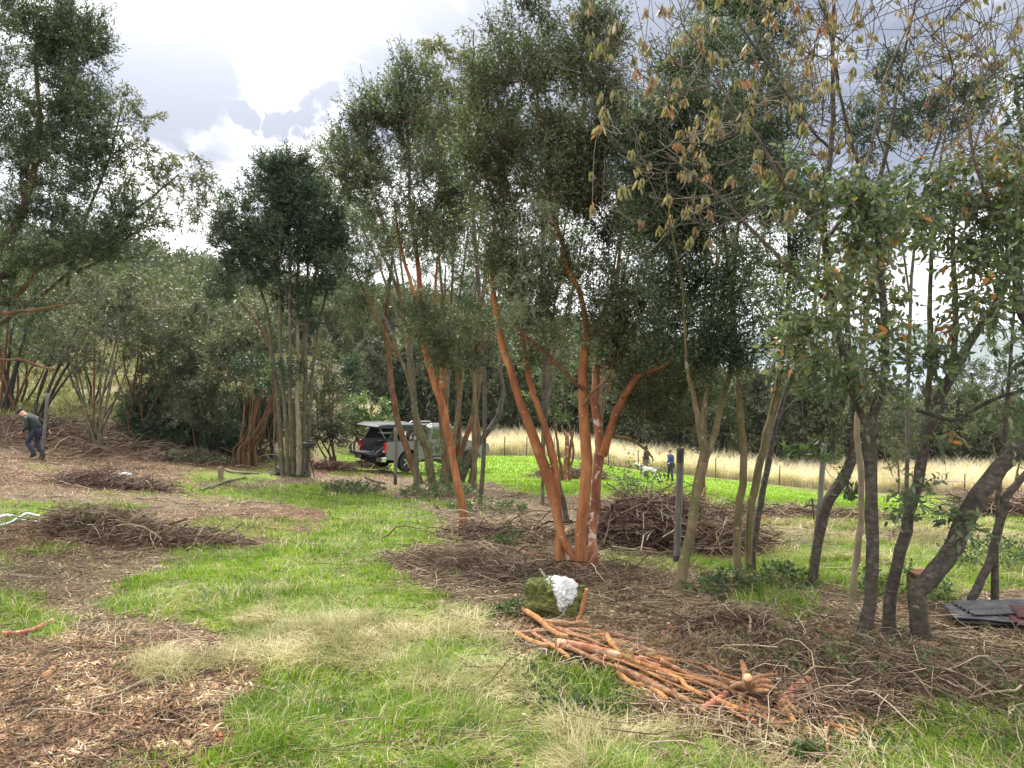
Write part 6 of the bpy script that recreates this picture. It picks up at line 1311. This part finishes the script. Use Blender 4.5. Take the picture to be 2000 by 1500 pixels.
def piles():
    def at(px, py): return G(px, py)
    g = 'heaps of cut brushwood'
    c = at(1285, 1062); brush('brush_pile', 'big round heap of reddish-brown brushwood behind the square post', c, 1.0, .95, .72, 2700, .95, .0085, 'brush', g, 1, leaves=('autumn', .03, .05))
    c = at(1415, 1072); brush('brush_pile', 'lower grey-brown right end of the big brushwood heap, behind the paired trunks', c, 0.65, .7, .42, 1100, .8, .006, 'brushbrown', g, 2)
    c = at(195, 1040); brush('brush_pile', 'low heap of brown twigs and turf on the left beside the white hose', c, .85, .5, .36, 1500, .7, .007, 'brushbrown', g, 3, leaves=('autumn', .05, .05))
    c = at(320, 1062); brush('brush_pile', 'flat spread of brown sticks right of the heap with turf', c, 1.3, .5, .16, 750, .7, .007, 'brushbrown', g, 4)
    c = at(185, 948); brush('brush_pile', 'dark low heap of twigs between the person and the sawn stump post', c, .9, .5, .28, 700, .8, .008, 'brush', g, 5)
    c = at(265, 955); brush('brush_pile', 'loose dark sticks around the white scrap on the left', c, .9, .5, .15, 500, .9, .008, 'brushbrown', g, 6)
    c = at(980, 1050); brush('brush_pile', 'scattered pale-brown branches left of the central orange trunks', c, 1.2, .9, .14, 420, .9, .008, 'brushbrown', g, 7)
    c = at(1130, 1130); brush('brush_pile', 'mat of thin twigs around the foot of the central orange trunks', c, 1.5, .8, .08, 900, .6, .005, 'brushbrown', g, 8)
    c = at(1500, 1300); brush('brush_pile', 'tangle of fine twigs and torn roots behind the log pile', c, 1.1, .6, .12, 1300, .45, .0036, 'brushbrown', g, 9, leaves=('autumn', .08, .035))
    c = at(1750, 1340); brush('brush_pile', 'messy twigs at the foot of the dark trunks in the lower right corner', c, .9, .6, .12, 1100, .45, .0034, 'brushbrown', g, 10, leaves=('ivy', .06, .03))
    c = at(1430, 1250); brush('brush_pile', 'small heap of broken roots behind the arched pale branch', c, .45, .3, .2, 600, .35, .005, 'brushbrown', g, 11)
    c = at(230, 862); brush('brush_pile', 'dead twigs littering the left bank behind the grey scrub tree', c, 5.5, 3.0, .3, 1300, 1.3, .014, 'brushbrown', g, 12)
    c = at(60, 850); brush('brush_pile', 'dead twigs littering the left bank behind the walking person', c, 4, 2.6, .3, 900, 1.2, .014, 'brushbrown', g, 13)
    c = at(720, 915); brush('brush_pile', 'small heap of firewood offcuts beside the open tailgate', c, .9, .5, .32, 350, .6, .016, 'brushbrown', g, 14)
    c = at(650, 918); brush('brush_pile', 'dark root stubs and twigs between the tripod and the pickup', c, .9, .5, .3, 600, .6, .010, 'brush', g, 15)
    c = at(1115, 935); brush('brush_pile', 'brushwood around the foot of the short red tree in the field', c, 1.6, .7, .35, 700, .9, .012, 'brush', g, 16)
    c = at(1530, 1008); brush('brush_pile', 'thin scatter of brown debris in the green field', c, 2.6, .6, .15, 700, .8, .010, 'brushbrown', g, 17)
    c = at(1950, 1010); brush('brush_pile', 'dark heap of cut branches at the right edge of the field', c, 1.5, .8, .6, 900, 1, .010, 'brush', g, 18)
    c = at(1650, 1400); brush('brush_pile', 'red-brown twigs at the right end of the log pile', c, .6, .28, .08, 450, .4, .004, 'brushbrown', g, 19)
    c = at(860, 1100); brush('brush_pile', 'thin twigs scattered over the slope left of the mossy stump', c, .9, .5, .08, 900, .5, .0035, 'brushbrown', g, 20)
def small_things():
    # mossy stump with white patch
    import bmesh
    b = G(1085, 1210); d = depth_of(b); k = d/1500.
    bm = bmesh.new(); bmesh.ops.create_icosphere(bm, subdivisions=6, radius=1)
    co = np.array([v.co[:] for v in bm.verts]); co = np.sign(co)*np.abs(co)**.85
    co *= (1+.55*(noise3(co, 1.5, 9)-.5)+.30*(noise3(co, 4, 8)-.5)+.12*(noise3(co, 14, 7)-.5))[:, None]
    co *= np.array([58, 46, 44])*k; 
    for v, q in zip(bm.verts, co): v.co = q
    me = bpy.data.meshes.new('boulder'); bm.to_mesh(me); bm.free()
    for p in me.polygons: p.use_smooth = True
    m, N, L = newmat('moss_and_white_stone'); out = N.new('ShaderNodeOutputMaterial'); tc = N.new('ShaderNodeTexCoord'); ob = tc.outputs['Object']
    moss = ramp(N, L, ntex(N, L, 22, 7, .8, ob), [(.3, (.025, .03, .008)), (.5, (.10, .10, .02)), (.72, (.22, .20, .04))])
    wh = ramp(N, L, ntex(N, L, 30, 6, .8, ob), [(.35, (.45, .44, .42)), (.55, (.68, .68, .66))])
    sx = N.new('ShaderNodeSeparateXYZ'); L.new(ob, sx.inputs[0])
    a = N.new('ShaderNodeMath'); a.operation = 'MULTIPLY_ADD'; L.new(sx.outputs[2], a.inputs[0]); a.inputs[1].default_value = 1.1
    n_ = ntex(N, L, 5, 6, .7, ob); q = N.new('ShaderNodeMath'); q.operation = 'MULTIPLY_ADD'; L.new(n_, q.inputs[0]); q.inputs[1].default_value = .95; q.inputs[2].default_value = -.50; L.new(q.outputs[0], a.inputs[2])
    e = N.new('ShaderNodeMath'); e.operation = 'ABSOLUTE'; f = N.new('ShaderNodeMath'); f.operation = 'ADD'; L.new(sx.outputs[0], f.inputs[0]); f.inputs[1].default_value = -.07; L.new(f.outputs[0], e.inputs[0])
    h = N.new('ShaderNodeMath'); h.operation = 'MULTIPLY_ADD'; L.new(e.outputs[0], h.inputs[0]); h.inputs[1].default_value = -2.2; L.new(a.outputs[0], h.inputs[2])
    r_ = N.new('ShaderNodeMapRange'); L.new(h.outputs[0], r_.inputs['Value']); r_.inputs['From Min'].default_value = -.10; r_.inputs['From Max'].default_value = -.04
    mx = N.new('ShaderNodeMixRGB'); L.new(r_.outputs[0], mx.inputs['Fac']); L.new(moss, mx.inputs['Color1']); L.new(wh, mx.inputs['Color2'])
    p = N.new('ShaderNodeBsdfPrincipled'); L.new(mx.outputs[0], p.inputs['Base Color']); p.inputs['Roughness'].default_value = .95
    bp = N.new('ShaderNodeBump'); bp.inputs['Strength'].default_value = .9; bp.inputs['Distance'].default_value = .02; L.new(ntex(N, L, 30, 8, .8, ob), bp.inputs['Height']); L.new(bp.outputs[0], p.inputs['Normal']); L.new(p.outputs[0], out.inputs['Surface'])
    me.materials.append(m); loc = b+np.array([0, .12, 26*k])
    root = empty('mossy_boulder', b, 'squat moss-covered block with a white patch on its top right', 'boulder')
    o = bpy.data.objects.new('stone', me); C.objects.link(o); o.parent = root; o.location = (0, .12, 26*k)
    # moss tufts and leaves on it
    pts = co[rng.integers(0, len(co), 2600)]; pts = pts[(pts[:, 2] > -.05)]; keep = ~((pts[:, 0] > .0) & (pts[:, 2] > .06) & (pts[:, 0] < .24)); pts = pts[keep]+np.array([0, .12, 26*k])
    V, F = leaf_quads(pts, unit(pts*[1, 1, 1.5]+rdir(len(pts))*.06), .022*(.5+rng.random(len(pts))), .006); mesh_obj('moss', V, F, LM['ivy'], root)
    # small leafy plants around
    def plant(label, px, py, rad, h, n, ll, leaf='ivy', lw=.5, name='small_plant', stems=True):
        q = G(px, py); root = empty(name, q, label, 'plant', 'small leafy plants on the ground')
        a = rng.uniform(0, 6.28, n); r2 = rad*np.sqrt(rng.random(n)); x = q[0]+r2*np.cos(a); y = q[1]+r2*np.sin(a); z = H(x, y)
        tip = np.stack([x, y, z+h*(.3+.7*rng.random(n))*(1.1-r2/rad*.6)], 1); b2 = np.stack([x*.6+q[0]*.4, y*.6+q[1]*.4, H(x*.6+q[0]*.4, y*.6+q[1]*.4)], 1)
        t = np.linspace(0, 1, 5)[None, :, None]; Pt = b2[:, None]*(1-t)+tip[:, None]*t+rng.normal(size=(n, 1, 3))*h*.12*np.sin(t*3.14)
        V, F = batch_tubes(Pt, np.full((n, 1), .0022*max(1, q[1]/7))*np.linspace(1, .5, 5)[None], 4); mesh_obj('stem', V, F, BK['stem'], root, True, q)
        V, F, _ = sprig_leaves(tip, unit(np.stack([np.cos(a), np.sin(a), 0*a+.6], 1)), 2, 7, h*.35, ll, ll*lw, .4, True, .8, .1, 0, .3); mesh_obj('foliage', V, F, LM[leaf], root, False, q)
    plant('leafy cushion of low ivy-like plants on the grassy bank in front of the log pile', 1120, 1372, .32, .06, 110, .024)
    plant('low green plants covering the left half of the bank in front of the log pile', 1060, 1335, .26, .05, 60, .022)
    plant('ivy-like growth at the left side of the mossy boulder', 1005, 1205, .2, .16, 60, .026)
    plant('low green weeds in the bottom right corner', 1900, 1440, .5, .08, 110, .024)
    plant('small weeds right of the thin red stick', 1700, 1470, .25, .07, 45, .022)
    plant('broad-leaved weed seedling in front of the thin red stick', 1575, 1490, .06, .05, 6, .06, lw=.8)
    plant('thin sapling with small leaves rising from the top of the big brushwood heap', 1225, 985, .4, 1.5, 16, .07)
    plant('dark leafy sprouts standing on the left of the big brushwood heap', 1255, 990, .5, .9, 20, .08)
    plant('grey-green weeds at the foot of the crooked brown stems', 860, 970, 1.0, .35, 120, .06)
    plant('grey-green weeds right of the leaning single orange trunk', 940, 1000, .9, .28, 90, .05)
    plant('low grey bush between the round-crowned tree and the grass', 690, 965, .8, .35, 110, .06, 'grey')
    plant('fern-like green sprig among the twigs left of the central trunks', 990, 1068, .18, .25, 16, .05)
    plant('thin upright sapling standing left of the mossy boulder', 1020, 1140, .05, .55, 5, .03)
    plant('leafy weeds between the paired trunks and the S-curved trunk', 1500, 1150, .5, .25, 60, .045)
    plant('green weeds left of the paired trunks', 1400, 1160, .35, .2, 50, .04)
    plant('weeds beside the rusty box', 1760, 1165, .45, .3, 70, .045)
    plant('low shrub at the right edge beyond the sheet metal', 1960, 1110, .7, .35, 90, .05)
    plant('grey scrubby regrowth at the foot of the left bank', 390, 905, 1.2, .4, 90, .09, 'grey')
    # sheet metal stack
    q = G(1962, 1226); root = empty('sheet_metal_stack', q, 'stack of weathered grey and rust-red corrugated sheets lying at the right edge', 'sheet metal', rz=R(-14)); root.scale = (.8, .8, .8)
    for i, (dx, dy, dz, w_, l_, mt_, rz, tilt) in enumerate([(0, .12, .06, .55, .95, 'sheet', 4, .02), (-.05, .05, .10, .50, .9, 'sheet', -5, .03), (.28, -.10, .13, .42, .55, 'sheetred', 6, .06), (.33, -.02, .17, .40, .5, 'sheetred', -8, .05), (.02, .18, .14, .45, .8, 'sheet', 12, .04)]):
        nx, ny = 44, 6; X, Y = np.meshgrid(np.linspace(-l_/2, l_/2, nx), np.linspace(-w_/2, w_/2, ny)); Xr = X
        Z = .012*np.sin(Y/w_*2*np.pi*5)+.02*fbm2(X+i, Y, 3, i)+tilt*X
        Yd, Xd = np.meshgrid(np.linspace(-w_/2, w_/2, 60), np.linspace(-l_/2, l_/2, 10)); Z = .012*np.sin(Yd/w_*2*np.pi*6)+.03*fbm2(Xd+i, Yd, 3, i)+tilt*Xd
        c_, s_ = math.cos(R(rz)), math.sin(R(rz)); V = np.stack([dx+Xd*c_-Yd*s_, dy+Xd*s_+Yd*c_, dz+Z], -1).reshape(-1, 3)
        idx = np.arange(600).reshape(10, 60); F = np.stack([idx[:-1, :-1].ravel(), idx[:-1, 1:].ravel(), idx[1:, 1:].ravel(), idx[1:, :-1].ravel()], 1)
        o = mesh_obj('sheet', V, F, M[mt_], root, True); sm = o.modifiers.new('thick', 'SOLIDIFY'); sm.thickness = .006
    for i in range(4):
        bx = MB(); bx.box((-.25+.25*i, .0, .03), (.05, .5, .05), rz=.1*i); bx.build('batten', BK['postdark'], root)
    # rusty box behind the bent trunk
    q = G(1796, 1160); root = empty('rusty_box', q, 'open rusty steel box standing upright behind the bent trunk', 'box', rz=R(12))
    b_ = MB(); b_.box((-.085, 0, .10), (.012, .16, .22)); b_.box((.085, 0, .10), (.012, .16, .22)); b_.box((0, .075, .10), (.158, .012, .22)); b_.box((0, 0, -.005), (.158, .136, .012)); b_.build('shell', M['rust'], root)
    b_ = MB(); b_.box((0, -.005, .218), (.20, .18, .014)); b_.build('rim', M['rust'], root)
    # hose
    def tube_ground(name, label, pts, r, mat, cat):
        W = np.array([G(*p) for p in pts]); c = spline(W, 60); c[:, 2] = H(c[:, 0], c[:, 1])+r+.012
        V, F = batch_tubes(c[None], np.full((1, 60), r), 10, caps=True); o = mesh_obj(name, V, F, mat, None, True, c[0]); tag(o, label, cat)
    tube_ground('hose', 'white hose looping over the grass at the left edge', [(-60, 1030), (-10, 1016), (20, 1012), (50, 1021), (85, 1025), (115, 1020), (136, 1013)], .022, M['hose'], 'hose')
    tube_ground('hose', 'second white hose crossing behind the first at the left edge', [(-30, 1040), (20, 1025), (45, 1010), (60, 1008), (85, 1013), (110, 1011)], .018, M['hose'], 'hose')
    o = lump('plastic_scrap', G(242, 932)+[0, 0, .04], (.16, .1, .07), M['white'], 'crumpled white plastic scrap lying among the dark sticks on the left', 'litter', 6)
    o = lump('mushroom_cap', G(431, 1449)+[0, 0, .03], (.013, .013, .016), M['mushroom'], 'tiny bright orange fungus at the border of chips and grass near the bottom', 'fungus', 7, 1)
logs(); piles(); small_things()

# ------------------------------------------------------------------ air
def haze():
    b = MB(); b.box((1300, 2700, 60), (7800, 5700, 190)); m, N, L = newmat('haze_air'); out = N.new('ShaderNodeOutputMaterial'); v = N.new('ShaderNodeVolumePrincipled')
    v.inputs['Color'].default_value = (.80, .87, 1, 1); v.inputs['Density'].default_value = .0001; v.inputs['Anisotropy'].default_value = .2; L.new(v.outputs[0], out.inputs['Volume'])
    o = b.build('haze', m); o['kind'] = 'stuff'; o['label'] = 'thin bluish air over the lake and hills'
haze()
cover()
